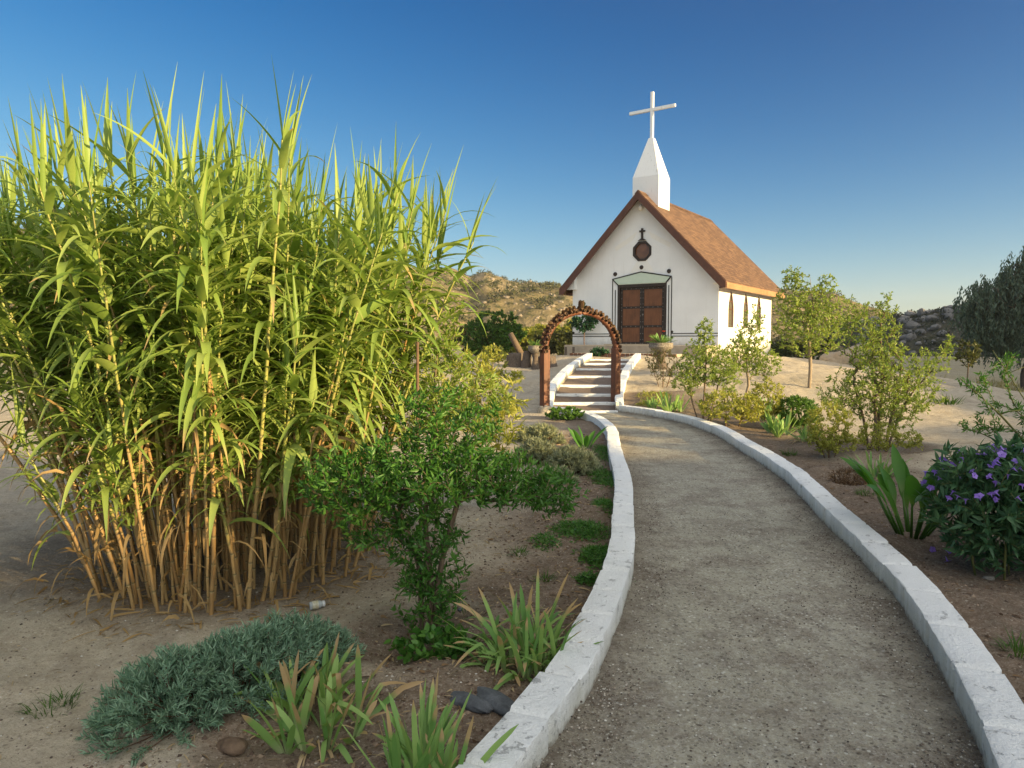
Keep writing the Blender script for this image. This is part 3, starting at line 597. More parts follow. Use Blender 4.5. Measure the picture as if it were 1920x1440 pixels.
for sx in (-1, 1):
    b = MB(); b.prism([(sx*(HWD-.20), zz(3.86)), (sx*(HWD+.30), zz(3.86)), (sx*(HWD+.30), zz(4.02)), (sx*(HWD-.2), zz(4.50))][::sx], -.22, -.003); co = b.build('corbel', M['plaster'], ch)
    V, F = lathe([(.0, .03), (.05, .03), (.06, 0)], 14); q = MB(); q.add(np.stack([V[:, 0]+sx*3.1, -.218-V[:, 2], V[:, 1]+zz(4.27)], 1), F); q.build('corbel_boss', M['iron'], co, True)
# roof: slabs, rake boards, eaves
RO, FR, RE, TK = 3.55, -.42, 8.0, .10
rz0 = 7.60
b = MB()
for sx in (-1, 1):
    p = [(0, zz(rz0)), (sx*RO, zz(rz0-RO*SL)), (sx*RO, zz(rz0-RO*SL-TK)), (0, zz(rz0-TK*1.3))]
    b.prism(p[::sx], FR, RE)
rf = b.build('roof', M['shingle'], ch)
b = MB(); b.prism([(-.14, zz(rz0-.12)), (0, zz(rz0+.018)), (.14, zz(rz0-.12)), (0, zz(rz0-.03))], FR-.01, RE); b.build('ridge_cap', M['shingle'], rf)
for sx in (-1, 1):
    b = MB(); e = RO-.0
    b.prism([(0, zz(rz0-.035)), (sx*e, zz(rz0-.035-e*SL)), (sx*e, zz(rz0-.30-e*SL+.03)), (sx*(e-.16), zz(rz0-.30-e*SL+.03)), (0, zz(rz0-.36))][::sx], FR-.05, FR+.005); b.build('rake_board', M['fascia'], rf)
    b = MB(); b.prism([(sx*(e-.05), zz(rz0-.06-e*SL)), (sx*(e+.03), zz(rz0-.06-e*SL)), (sx*(e+.03), zz(rz0-.27-e*SL)), (sx*(e-.05), zz(rz0-.27-e*SL))][::sx], FR+.008, RE-.004); b.build('eave_board', M['eave'], rf)
    b = MB(); b.prism([(sx*(e-.053), zz(rz0-.24-e*SL)), (sx*(HWD-.0), zz(rz0-.24-e*SL)), (sx*HWD, zz(rz0-.20-e*SL)), (sx*(e-.053), zz(rz0-.20-e*SL))][::sx], .003, RE-.02); b.build('soffit', M['fascia'], rf)
    for k, yy in enumerate(np.linspace(.15, LEN-.1, 11)): pass
# steeple
sp = MB(); y0, y1, hw = .28, 1.42, .565; yc = (y0+y1)/2; zb, zs, zt, tw = 6.6, 8.27, 9.88, .105
ring = lambda h, z: [(-h, yc-h, zz(z)), (h, yc-h, zz(z)), (h, yc+h, zz(z)), (-h, yc+h, zz(z))]
V = ring(hw, zb)+ring(hw, zs)+ring(tw, zt); F = [[4*l+i, 4*l+(i+1) % 4, 4*l+(i+1) % 4+4, 4*l+i+4] for l in (0, 1) for i in range(4)]+[[8, 9, 10, 11]]
sp.add(V, np.array(F)); se = sp.build('steeple', M['steeple'], ch, bevel=.01)
b = MB(); b.box(-.06, .06, yc-.06, yc+.06, zz(zt)-.02, zz(11.72)); b.box(-.99, -.063, yc-.055, yc+.055, zz(10.96), zz(11.08)); b.box(.063, .99, yc-.055, yc+.055, zz(10.96), zz(11.08)); b.build('cross', M['steeple'], se, bevel=.008)
# terrace
te = thing('terrace', 'tan concrete terrace with brick edging in front of the chapel door', 'terrace', (CH[0], CH[1], 1.0), TH)
b = MB(); b.box(-2.95, 3.1, -1.05, -.003, -.3, .53); b.build('platform', M['slab'], te, bevel=.02)
b = MB(); b.box(-1.35, 1.35, -.62, -.006, .532, .57); b.build('door_step', M['slab'], te, bevel=.01)
b = MB(); b.box(-2.1, 2.25, -1.92, -1.052, -.3, .215); b.build('lower_step', M['slab'], te, bevel=.015)
b = MB(); b.box(-2.1, 2.25, -1.945, -1.922, -.3, .19); b.build('mortar', M['mortar'], te)
br = None; n = 24
for k in range(n):
    x = -2.07+k*(4.3/(n-1))
    if br is None: b = MB(); b.box(-.068, .068, -.06, .0, -.09, .16); br = b.build('brick', M['brick'], te, bevel=.006); o = br
    else: o = br.copy(); C.objects.link(o); o.parent = te
    o.location = (x, -1.947+.004*(k % 3), .055)
for x in (-2.86, -2.5):
    b = MB(); [b.box(x-.05, x+.05, -1.075, -1.05, -.05+q*.085, .015+q*.085) for q in range(6)]; b.build('stone_inlay', M['stump'], te)
# ================================================================== hills
def hillmat(name, c1, c2, c3, sc, rock):
    m, t, b = newmat(name); g = NG(t); p = g.pos(); n = g.noise(p, sc, 8, .65); n2 = g.noise(p, sc*9, 5, .7)
    col = g.ramp(n, [(.3, c1), (.5, c2), (.7, c3)]); col = g.mix(g.rng(n2, .52, .62, 0, .85), col, (.055, .06, .026)); 
    vo = g.n('TexVoronoi'); vo.inputs['Scale'].default_value = sc*14; g.l(p, vo.inputs['Vector']); col = g.mix(g.math('MULTIPLY', g.rng(vo.outputs['Distance'], .12, .2, 1, 0), g.rng(n, .42, .55)), col, rock)
    g.l(col, b.inputs['Base Color']); b.inputs['Roughness'].default_value = 1; b.inputs['Specular IOR Level'].default_value = 0; g.bump(n2, b, 1, 1.2); return m
M['hill'] = hillmat('dry_scrub_hill', (.13, .105, .052), (.21, .165, .088), (.31, .24, .145), .035, (.42, .35, .26))
M['hill2'] = hillmat('rocky_hill', (.05, .055, .035), (.085, .08, .055), (.13, .115, .085), .06, (.25, .23, .20))
M['hill3'] = simple('far_mountain', (.34, .27, .24), (.42, .34, .29), .004, 1)
HP = [(-900, 500), (-500, 470), (-200, 455), (0, 447), (100, 450), (250, 470), (400, 490), (600, 505), (780, 520), (840, 527), (880, 541), (912, 528), (945, 540), (975, 546), (1000, 541), (1035, 545), (1075, 549), (1200, 552), (1350, 556), (1440, 557), (1500, 558), (1555, 566), (1605, 584), (1680, 600), (1760, 622), (1850, 645)]
def hill_left(x, y):
    Y = y; u = 960+FPX*x/np.maximum(Y, 1); 
    crest = EYE+(639-np.interp(u, [q[0] for q in HP], [q[1] for q in HP]))*360/FPX
    s = np.clip((Y-130)/(360-130), 0, 1.9); h = np.where(s < 1, np.sin(np.minimum(s, 1)*math.pi/2)**1.25, 1-.4*(s-1)**2)
    rough = sstep(0, .2, s)*(1-.8*sstep(.7, 1.0, s))
    return -1.5+(crest+1.5)*h+rough*(7.5*fbm(x*.022, y*.022, 5, 60)+1.8*fbm(x*.11, y*.11, 3, 61))
az = np.linspace(-62, 36, 520)*math.pi/180; YY = np.concatenate([np.linspace(126, 365, 150), np.linspace(372, 800, 30)]); AZ, Yg = np.meshgrid(az, YY); Xg = np.tan(AZ)*Yg
zg = hill_left(Xg, Yg); n = len(az); i = np.arange(len(YY)-1)[:, None]*n; j = np.arange(n-1)[None]; HF = np.stack([i+j, i+j+1, i+j+1+n, i+j+n], -1).reshape(-1, 4)
kind(obj('hill', mesh('hill', np.stack([Xg, Yg, zg], -1).reshape(-1, 3), [HF], M['hill'], None, None, True)), 'structure')
# the rocky ridge on the right, which also keeps the low sun off the garden
CR = np.array([(62, 215, -1), (76, 170, 5.5), (88, 140, 8.6), (100, 128, 12), (104, 112, 15), (94, 88, 17), (80, 60, 14.5), (66, 34, 12.8), (64, 26, 13.6), (63, 20, 16), (61, 13, 16.8), (60, 7, 15.2), (60, 0, 13.2), (60, -8.5, 12.9), (60, -15.5, 13.5), (60, -20.5, 13.9), (60, -25, 15.6), (60, -33.5, 16.9), (61, -50, 18.5), (64, -80, 20)], float)
CRs = spline(CR, 500)
def ridge(x, y):
    x = np.asarray(x, float); y = np.asarray(y, float); sh = x.shape; xf = x.ravel(); yf = y.ravel(); h = np.zeros(len(xf)); 
    for c in range(0, len(xf), 4000):
        d = np.hypot(xf[c:c+4000, None]-CRs[None, :, 0], yf[c:c+4000, None]-CRs[None, :, 1]); k = d.argmin(1); dm = d[np.arange(len(k)), k]; sgn = xf[c:c+4000]-CRs[k, 0]
        wd = np.where(sgn < 0, 26, 60); q = np.clip(dm/wd, 0, 1); h[c:c+4000] = (CRs[k, 2]+1.8)*(1-q*q*(3-2*q))-1.8
    h = h.reshape(sh); return h+1.0*fbm(y*.45, x*.06, 3, 75)*sstep(8, 13, h)*(y < 30)+(.55*fbm(x*.16, y*.16, 4, 70)+.4*fbm(x*.5, y*.5, 2, 71))*sstep(-1.6, 2, h)
xs = np.arange(26, 150, 1.1); ysr = np.arange(-75, 215, 1.1); RX, RY = np.meshgrid(xs, ysr); RZ = ridge(RX, RY)-.25; n = len(xs); i = np.arange(len(ysr)-1)[:, None]*n; j = np.arange(n-1)[None]
kind(obj('rocky_hill', mesh('rocky_hill', np.stack([RX, RY, RZ], -1).reshape(-1, 3), [np.stack([i+j, i+j+1, i+j+1+n, i+j+n], -1).reshape(-1, 4)], M['hill2'], None, None, True)), 'structure')
# far mountain
xm = np.linspace(70, 870, 160); ym = np.array([870, 900, 933, 967, 1000, 1070, 1200.]); XM, YM = np.meshgrid(xm, ym); um = 960+FPX*XM/1000
pm = EYE+(639-np.interp(um, [1050, 1300, 1500, 1680, 1740, 1790, 1815, 1840, 1900, 2000, 2200], [632, 620, 605, 590, 583, 577, 562, 556, 552, 556, 600]))*1000/FPX
sm = np.interp(YM, [870, 900, 933, 967, 1000, 1070, 1200], [0, .3, .58, .82, 1, .8, 0]); ZM = pm*sm+6*fbm(XM*.03, YM*.03, 4, 80)*sm*(1-sm)*4-2
n = len(xm); i = np.arange(len(ym)-1)[:, None]*n; j = np.arange(n-1)[None]
kind(obj('mountain', mesh('mountain', np.stack([XM, YM, ZM], -1).reshape(-1, 3), [np.stack([i+j, i+j+1, i+j+1+n, i+j+n], -1).reshape(-1, 4)], M['hill3'], None, None, True)), 'structure')
# boulders / scrub on hills
bm = bmesh.new(); bmesh.ops.create_icosphere(bm, subdivisions=2, radius=1); ICO = np.array([v.co[:] for v in bm.verts]); ICF = np.array([[v.index for v in f.verts] for f in bm.faces]); bm.free()
bm = bmesh.new(); bmesh.ops.create_icosphere(bm, subdivisions=4, radius=1); ICO4 = np.array([v.co[:] for v in bm.verts]); ICF4 = np.array([[v.index for v in f.verts] for f in bm.faces]); bm.free()
def rocky(V, amp, f, s): 
    return V*(1+amp*fbm(V[:, 0]*f+V[:, 2]*f*.7+s, V[:, 1]*f-V[:, 2]*f*.6+s*1.7, 4, s % 50)[:, None])
def boulders(name, P, R, mat):
    b = MB(); var = [rocky(ICO, .55, 1.1, 5+k*7) for k in range(6)]; r = np.random.default_rng(1)
    for q, (p, rad) in enumerate(zip(P, R)):
        a = r.uniform(0, 6.28); c, s = math.cos(a), math.sin(a); v = var[q % 6]*np.array([1, r.uniform(.7, 1.2), r.uniform(.55, .85)])*rad
        b.add(np.stack([v[:, 0]*c-v[:, 1]*s, v[:, 0]*s+v[:, 1]*c, v[:, 2]], 1)+p, ICF)
    return kind(b.build(name, mat, None), 'stuff')
M['rockl'] = rockmat('tan_boulder', (.17, .135, .09), (.34, .275, .20), .25); M['rockd'] = rockmat('grey_boulder', (.10, .095, .085), (.27, .25, .23), .35)  # tan rock tone for the left hill's boulders, grey for the right hill's
r = np.random.default_rng(4); n = 2600; a = r.uniform(-38, 27, n)*math.pi/180; Y = 140+225*r.random(n)**.8; X = np.tan(a)*Y; den = fbm(X*.03, Y*.03, 3, 90); ok = den > -.1; X, Y = X[ok], Y[ok]
boulders('hillside_boulders', np.stack([X, Y, hill_left(X, Y)], 1), .25+.75*r.random(len(X))**3, M['rockl'])
n = 2300; X = r.uniform(50, 112, n); Y = r.uniform(70, 185, n); ok = (ridge(X, Y) > -.6) & (X/Y > .48) & (X/Y < .9); X, Y = X[ok], Y[ok]
boulders('hillside_boulders', np.stack([X, Y, ridge(X, Y)-.1], 1), .25+1.0*r.random(len(X))**3.2, M['rockd'])
def scrub(name, P, R, mat, nl, seed, lf=.22):
    r = np.random.default_rng(seed); n = len(P)*nl; c = np.repeat(P, nl, 0); R = np.repeat(R, nl); d = unit(r.normal(size=(n, 3))); d[:, 2] = np.abs(d[:, 2]); q = c+d*(R*r.uniform(.45, 1, n))[:, None]*np.array([1, 1, .8])
    V, F = quadleaves(q, d+r.normal(size=(n, 3))*.6, r.normal(size=(n, 3)), R*lf*r.uniform(.8, 1.5, n)*1.6, R*lf*r.uniform(.8, 1.4, n)); return kind(obj(name, mesh(name, V, F, mat)), 'stuff')
M['scrub'] = leafmat('olive_scrub', (.055, .062, .02), (.12, .115, .04), trans=.2); M['scrubd'] = leafmat('dark_scrub', (.03, .036, .018), (.06, .066, .03), trans=.2)
M['scruby'] = leafmat('yellow_scrub', (.13, .13, .035), (.22, .20, .06), trans=.3)
n = 3300; a = r.uniform(-40, 27, n)*math.pi/180; Y = 135+228*r.random(n)**.8; X = np.tan(a)*Y; scrub('hillside_scrub', np.stack([X, Y, hill_left(X, Y)-.2], 1), .8+1.9*r.random(n)**2, M['scrub'], 34, 5)
n = 1800; X = r.uniform(48, 112, n); Y = r.uniform(66, 185, n); ok = (X/Y > .45) & (X/Y < .9) & (ridge(X, Y) > -1); X, Y = X[ok], Y[ok]; scrub('hillside_scrub', np.stack([X, Y, ridge(X, Y)-.2], 1), .5+.9*r.random(len(X))**2, M['scrubd'], 34, 6)

hz_ = bpy.data.materials.new('haze'); hz_.use_nodes = True; t = hz_.node_tree; t.nodes.remove(t.nodes['Principled BSDF']); pv = t.nodes.new('ShaderNodeVolumePrincipled'); pv.inputs['Density'].default_value = .00032; pv.inputs['Color'].default_value = (.93, .92, .90, 1); pv.inputs['Anisotropy'].default_value = .3
t.links.new(pv.outputs[0], t.nodes['Material Output'].inputs['Volume'])
hb_ = MB(); hb_.box(-760, 1000, -110, 1250, -60, 78); kind(hb_.build('haze', hz_), 'stuff')
# ================================================================== plants: generators
def ell(r, n, parts, hollow=.35):
    """n points spread through a union of ellipsoids [(cx,cy,cz,rx,ry,rz,weight)]"""
    w_ = np.array([p[6] if len(p) > 6 else 1 for p in parts], float); k = r.choice(len(parts), n, p=w_/w_.sum()); P = np.array([p[:6] for p in parts], float)[k]
    d = unit(r.normal(size=(n, 3))); q = (hollow+(1-hollow)*r.random(n))**(1/2.2); return P[:, :3]+d*q[:, None]*P[:, 3:]
def grow(r, trunk, targets, r0, tip=.0025, up=.25, wob=.06):
    """every target is joined to the nearest branch; returns chains [(points, radii)]"""
    trunk = np.asarray(trunk, float); N = [tuple(p) for p in trunk]; par = [-1]+list(range(len(trunk)-1)); cnt = [0]*len(N)
    chains = [list(range(len(trunk)))]; base = trunk[min(1, len(trunk)-1)]
    order = np.argsort(np.min(np.linalg.norm(targets[:, None]-trunk[None], axis=2), axis=1))
    A = np.array(N)
    for t in targets[order]:
        d = np.linalg.norm(A-t, axis=1); cost = d+.9*np.maximum(0, A[:, 2]-t[2]+.05)+.0*d; cost[0] += .3*d[0]; k = int(cost.argmin())
        L = d[k]; m = max(2, min(5, int(L/.08)+1)); p0 = A[k]; idx = [k]
        for q in range(1, m+1):
            f = q/m; p = p0*(1-f)+t*f; p = p+np.array([0, 0, 1])*up*L*f*(1-f)+r.normal(size=3)*wob*L*(f*(1-f))*2
            N.append(tuple(p)); par.append(idx[-1]); cnt.append(0); idx.append(len(N)-1)
        A = np.array(N); chains.append(idx); j = idx[-1]
        while j >= 0: cnt[j] += 1; j = par[j]
    cnt = np.array(cnt, float); rad = np.maximum(tip, r0*np.sqrt(np.maximum(cnt, .3)/cnt.max()))
    out = []
    for c in chains:
        P = A[c]; R = rad[c].copy()
        if len(out): R[0] = min(R[0], R[1]*1.25)
        out.append((P, R))
    return out
def along(r, chains, spacing, reach, jitter=.3):
    """leaf stations: positions and directions along the outer `reach` of every twig"""
    P = []; D = []
    for c, _ in chains:
        seg = np.diff(c, axis=0); L = np.linalg.norm(seg, axis=1); tot = L.sum()
        if tot < 1e-4: continue
        cum = np.concatenate([[0], np.cumsum(L)]); s = np.arange(max(0, tot-reach), tot, spacing)+r.random()*spacing*.5; s = np.append(s, tot)
        for q in s:
            q = min(q, tot); k = min(np.searchsorted(cum, q, 'right')-1, len(L)-1); P.append(c[k]+seg[k]*((q-cum[k])/max(L[k], 1e-6))); D.append(seg[k]/max(L[k], 1e-6))
    return np.array(P), np.array(D)
def foliage(r, P, D, per, L, W, spread=.9, up=.25, hang=0, shape='oval', jit=.01, quad=False, fold=.25, curl=.15):
    n = len(P)*per; P = np.repeat(P, per, 0)+r.normal(size=(n, 3))*jit; D = np.repeat(D, per, 0)
    o = r.normal(size=(n, 3)); o = unit(o-D*np.sum(o*D, 1, keepdims=True)); d = unit(D*(.55+.3*r.random((n, 1)))+o*spread+np.array([0, 0, up-hang])); nn = unit(np.array([0, 0, .42])+.9*r.normal(size=(n, 3)))
    ls = L*r.uniform(.65, 1.25, n); ws = W*r.uniform(.75, 1.2, n)
    if quad: return quadleaves(P, d, nn, ls, ws)
    return leaves(P, d, nn, ls, ws, shape=shape, fold=fold, curl=curl)
def wood_mesh(name, chains, mat, parent, sides=5, main=1):
    b = MB()
    for q, (P, R) in enumerate(chains): V, F = tube(P, R, 9 if q < main else sides); b.add(V, F)
    return b.build(name, mat, parent, True)
def stemmed(name, label, cat, loc, seed, trunks, crown, n, leaf, mats, r0=.02, tip=.0022, spacing=.035, reach=.3, per=2, spread=.9, up=.25, hang=0, shape='oval', quad=False, hollow=.35, group=None, bup=.25, names=('trunk', 'crown'), extra=None):
    """a shrub or tree: woody part + leafy part"""
    r = np.random.default_rng(seed); t = thing(name, label, cat, loc, 0, group); T = ell(r, int(n*1.35), crown, hollow); spacing = spacing*(1 if quad else .72)
    if extra is not None: T = np.vstack([T, extra])
    ch = []; k = r.integers(0, len(trunks), len(T)) if len(trunks) > 1 else np.zeros(len(T), int)
    if len(trunks) > 1: k = np.array([int(np.argmin([np.min(np.linalg.norm(np.asarray(tr)[:, :2]-p[:2], axis=1))+.1*r.random() for tr in trunks])) for p in T])
    mains = []; rest = []
    for i, tr in enumerate(trunks):
        tt = T[k == i]
        if len(tt) == 0: tt = np.asarray(tr)[-1:]+np.array([[0, 0, .1]])
        tr = np.asarray(tr, float); tr = spline(tr, max(6, 3*len(tr)))
        c = grow(r, tr, tt, r0*(.6+.4*r.random() if i else 1), tip, bup); mains.append(c[0]); rest += c[1:]
    wood_mesh(names[0], mains+rest, mats[0], t, 5, len(mains))
    P, D = along(r, rest, spacing, reach); V, F = foliage(r, P, D, per, leaf[0], leaf[1], spread, up, hang, shape, quad=quad); obj(names[1], mesh(names[1], V, F, mats[1], None, None, True), t); return t
LM = {}
LM['deep'] = leafmat('deep_green_leaf', (.045, .145, .022), (.11, .24, .04), trans=.38, rough=.38)
LM['mid'] = leafmat('green_leaf', (.06, .15, .022), (.14, .25, .045), trans=.42, rough=.4)
LM['fresh'] = leafmat('fresh_green_leaf', (.17, .27, .045), (.36, .42, .095), trans=.45, rough=.42)
LM['yellow'] = leafmat('yellow_green_leaf', (.27, .31, .05), (.47, .45, .10), trans=.45, rough=.45)
LM['olive'] = leafmat('olive_leaf', (.05, .065, .018), (.11, .115, .035), trans=.35)
LM['dark'] = leafmat('dark_blue_green_leaf', (.022, .075, .035), (.05, .13, .062), trans=.3, rough=.4)
LM['pepper'] = leafmat('grey_green_weeping_leaf', (.07, .115, .08), (.15, .21, .145), trans=.3)
LM['lav'] = leafmat('grey_green_lavender_leaf', (.14, .26, .165), (.30, .43, .285), trans=.22, rough=.65)
LM['lavp'] = leafmat('pale_lavender_leaf', (.24, .28, .17), (.40, .41, .25), trans=.25, rough=.65)
LM['iris'] = leafmat('iris_blade', (.15, .30, .075), (.32, .47, .14), dry=(.50, .34, .17), trans=.35, rough=.5, pale=(.42, .47, .26))
LM['irisd'] = leafmat('dry_iris_blade', (.42, .29, .15), (.60, .46, .28), trans=.3, rough=.8)
LM['canna'] = leafmat('broad_bright_leaf', (.045, .16, .02), (.10, .25, .035), trans=.45, rough=.35, pale=(.16, .24, .06))
LM['grass'] = leafmat('grass_blade', (.04, .10, .015), (.11, .20, .03), trans=.4)
LM['straw'] = leafmat('dry_straw', (.26, .19, .10), (.46, .35, .20), trans=.15, rough=.9)
LM['brownlitter'] = leafmat('brown_litter', (.07, .04, .022), (.24, .15, .075), trans=.05, rough=.95)
LM['reed'] = leafmat('reed_blade', (.19, .30, .055), (.40, .485, .13), dry=(.52, .37, .17), trans=.42, rough=.42)
LM['reedd'] = leafmat('dry_reed_blade', (.30, .19, .075), (.46, .31, .14), trans=.35, rough=.75)
def stalkmat():
    m, t, b = newmat('reed_stalk'); g = NG(t); h = g.attr('h'); nd = g.attr('nod'); r_ = g.attr('rv'); p = g.pos()
    fr = g.math('FRACT', nd); ring = g.math('MULTIPLY', g.rng(fr, .03, .09, 1, 0), 1, True); pale = g.math('MULTIPLY', g.rng(fr, .93, .99, 0, 1), 1, True)
    tan = g.mix(r_, (.30, .165, .055), (.47, .31, .125)); grn = g.mix(r_, (.18, .23, .045), (.32, .32, .08))
    mp = g.n('Mapping'); mp.inputs['Scale'].default_value = (60, 60, 5); g.l(p, mp.inputs[0]); n = g.noise(mp.outputs[0], 1, 4)
    col = g.mix(g.rng(g.math('ADD', h, g.math('MULTIPLY', g.math('SUBTRACT', r_, .5), .5)), .42, .62), tan, grn); col = g.mix(g.rng(n, .45, .7, 0, .55), col, (.20, .12, .055))
    col = g.mix(g.math('MULTIPLY', ring, .8), col, (.10, .085, .03)); col = g.mix(g.math('MULTIPLY', pale, .5), col, (.50, .42, .24)); g.l(col, b.inputs['Base Color']); b.inputs['Roughness'].default_value = .5; return m
M['stalk'] = stalkmat()

# ================================================================== giant reed clump
RCX, RCY = -2.12, 5.60
reed_t = thing('giant_reed', 'tall clump of giant reeds with yellow green blades and tan canes', 'reed clump', (RCX, RCY, float(ground_z(RCX, RCY))))
rz_ = np.random.default_rng(21)
def cane(r, base, lean, H, bend, mb_s, mb_f, detail=1.0, short=False):
    n = 26; s = np.linspace(0, 1, n); dirv = np.array([lean[0], lean[1], 0]); P = np.stack([base[0]+H*(lean[0]*s+bend[0]*s**2), base[1]+H*(lean[1]*s+bend[1]*s**2), base[2]+H*s*(1-.04*(np.hypot(*lean)+np.hypot(*bend)*s))], 1)
    P[:, :2] += .006*np.cumsum(r.normal(size=(n, 2)), 0)*.5
    R = np.interp(s, [0, .05, .6, 1], [1.12, 1, .8, .30])*r.uniform(.0085, .0142)
    step = r.uniform(.13, .19); V, F = tube(P, R, 7); nn = len(P); sv = np.concatenate([np.repeat(s*H/step, 7), [0, H/step]]); hv = np.concatenate([np.repeat(s, 7), [0, 1]])
    # finer rings for the joints
    m = int(H/step)+1; js = []
    for k in range(m): js += [k*step-.004, k*step, k*step+.012, k*step+step*.5]
    js = np.clip(np.array(sorted(js)), 0, H)/H; js = np.unique(np.concatenate([js, [1.0]])); PJ = np.stack([np.interp(js, s, P[:, c]) for c in range(3)], 1); fr = (js*H/step) % 1
    RJ = np.interp(js, s, R)*np.where((fr > .97) | (fr < .02), 1.16, np.where(fr < .1, 1.04, 1)); V, F = tube(PJ, RJ, 7)
    at = lambda a: np.concatenate([np.repeat(a, 7), [a[0], a[-1]]])
    mb_s.add(V, F, 0, h=at(js), nod=at(js*H/step), rv=float(r.random()))
    # blades
    lo = r.uniform(.33, .47); sk = np.concatenate([np.arange(lo, .6, step/H), np.arange(.6, 1.0, step*.55/H)])
    az0 = r.uniform(0, 6.28); az = az0+np.arange(len(sk))*math.pi+r.normal(size=len(sk))*.55; T = unit(np.gradient(P, axis=0)); Pk = np.stack([np.interp(sk, s, P[:, c]) for c in range(3)], 1); Tk = unit(np.stack([np.interp(sk, s, T[:, c]) for c in range(3)], 1))
    out = np.stack([np.cos(az), np.sin(az), 0*az], 1); el = np.interp(sk, [0, .5, .85, 1], [.7, 1.0, 1.25, 1.7])
    D = unit(out+Tk*el[:, None]); L = np.interp(sk, [.2, .45, .8, 1], [.36, .50, .58, .45])*r.uniform(.8, 1.2, len(sk)); W = np.interp(sk, [.2, .5, .85, 1], [.034, .060, .062, .030])*r.uniform(.75, 1.25, len(sk))
    dr = np.interp(sk, [0, .5, .85, 1], [2.4, 1.9, 1.7, 1.0])*r.uniform(.5, 1.5, len(sk)); dead = (sk < .52) & (r.random(len(sk)) < np.interp(sk, [.2, .42, .55], [.95, .6, .06]))
    for msk, mi in ((~dead, 0), (dead, 1)):
        if msk.any():
            V, F, tt = blades(Pk[msk], D[msk], L[msk]*(1 if mi == 0 else .8), W[msk]*(1 if mi == 0 else .55), dr[msk]*(1 if mi == 0 else 1.8), 7, .28, r.normal(size=msk.sum())*(.3 if mi == 0 else 1.), 'reed'); nb = msk.sum(); mb_f.add(V, F, mi, t=tt, dry=np.repeat(np.where(r.random(nb) < .25, r.uniform(.05, .35, nb), .02), len(tt)//nb))
    # side shoots: short leafy twigs from the upper joints
    q = int(r.integers(6, 12)*detail); sk = r.uniform(.40, .88, q); Pk = np.stack([np.interp(sk, s, P[:, c]) for c in range(3)], 1); az = r.uniform(0, 6.28, q)
    for j in range(q):
        nb = int(r.integers(4, 8)); f = np.linspace(.15, 1, nb); o = np.array([math.cos(az[j]), math.sin(az[j]), 1.5]); o /= np.linalg.norm(o); bp = Pk[j]+o*(f*.26)[:, None]; a2 = az[j]+np.where(np.arange(nb) % 2, 1, -1)*1.2+r.normal(size=nb)*.4
        V, F, tt = blades(bp, np.stack([np.cos(a2), np.sin(a2), .9+.5*r.random(nb)], 1), r.uniform(.16, .33, nb), r.uniform(.018, .03, nb), r.uniform(.5, 1.8, nb), 4, .28, None, 'reed'); mb_f.add(V, F, 0, t=tt, dry=.03)
    # erect spear of young blades at the tip
    nb = 3; a2 = r.uniform(0, 6.28, nb); V, F, tt = blades(np.repeat(P[-1:], nb, 0)-T[-1]*np.linspace(.12, 0, nb)[:, None], np.stack([np.cos(a2)*.22, np.sin(a2)*.22, 1+0*a2], 1)+T[-1]*.6, r.uniform(.3, .62, nb), r.uniform(.02, .042, nb), r.uniform(.05, .8, nb), 6, .5, None, 'reed'); mb_f.add(V, F, 0, t=tt, dry=.05)
bases = []
for tries in range(30000):
    if len(bases) > 300: break
    a = rz_.uniform(0, 6.28); q = math.sqrt(rz_.random()); x = RCX+.98*q*math.cos(a); y = RCY+1.25*q*math.sin(a)
    if all((x-b[0])**2+(y-b[1])**2 > .040**2 for b in bases): bases.append((x, y, q, a))
bases.sort(key=lambda b: b[1]+.25*b[0])
back_s, back_f = MB(), MB(); ox, oy, oz = reed_t.location
for i, (x, y, q, a) in enumerate(bases):
    rx_ = (x-RCX)/.98; ry_ = (y-RCY)/1.25
    lean = ((.33 if rx_ < 0 else .15)*rx_+rz_.normal()*.06, .12*ry_+rz_.normal()*.05); bend = ((.15 if rx_ < 0 else .09)*rx_+rz_.normal()*.05, .06*ry_+rz_.normal()*.04)
    H = (2.74+.20*rz_.normal())*(1-.12*max(0, rx_)-.05*max(0, -ry_)); 
    H = min(H, 2.92)
    if rz_.random() < .22: H *= rz_.uniform(.45, .8)
    base = (x-ox, y-oy, float(ground_z(x, y))-oz-.03)
    if i < 100:
        s_, f_ = MB(), MB(); cane(rz_, base, lean, H, bend, s_, f_); c_ = s_.build('cane', M['stalk'], reed_t, True); f_.build('foliage', [LM['reed'], LM['reedd']], c_, True)
    else: cane(rz_, base, lean, H, bend, back_s, back_f, .6)
for k, m_ in (('cane', M['stalk']), ('foliage', [LM['reed'], LM['reedd']])):
    o = (back_s if k == 'cane' else back_f).build(k, m_, reed_t, True); o['kind'] = 'stuff'
# broken stubs and dry husks at the foot of the clump
b = MB(); n = 420; a = rz_.uniform(0, 6.28, n); q = .55+.55*rz_.random(n); x = RCX+1.2*q*np.cos(a); y = RCY+1.45*q*np.sin(a)
D = np.stack([np.cos(a)*.4+rz_.normal(size=n)*.3, np.sin(a)*.4+rz_.normal(size=n)*.3, rz_.uniform(.5, 1.4, n)], 1); V, F, tt = blades(np.stack([x, y, ground_z(x, y)+rz_.uniform(0, 1.15, n)], 1)-np.array([ox, oy, oz]), D, rz_.uniform(.15, .45, n), rz_.uniform(.01, .03, n), rz_.uniform(1, 4.5, n), 5, .3, rz_.normal(size=n), 'reed'); b.add(V, F, 0, t=tt, dry=1.)
kind(b.build('dry_husk', LM['reedd'], reed_t, True), 'stuff')

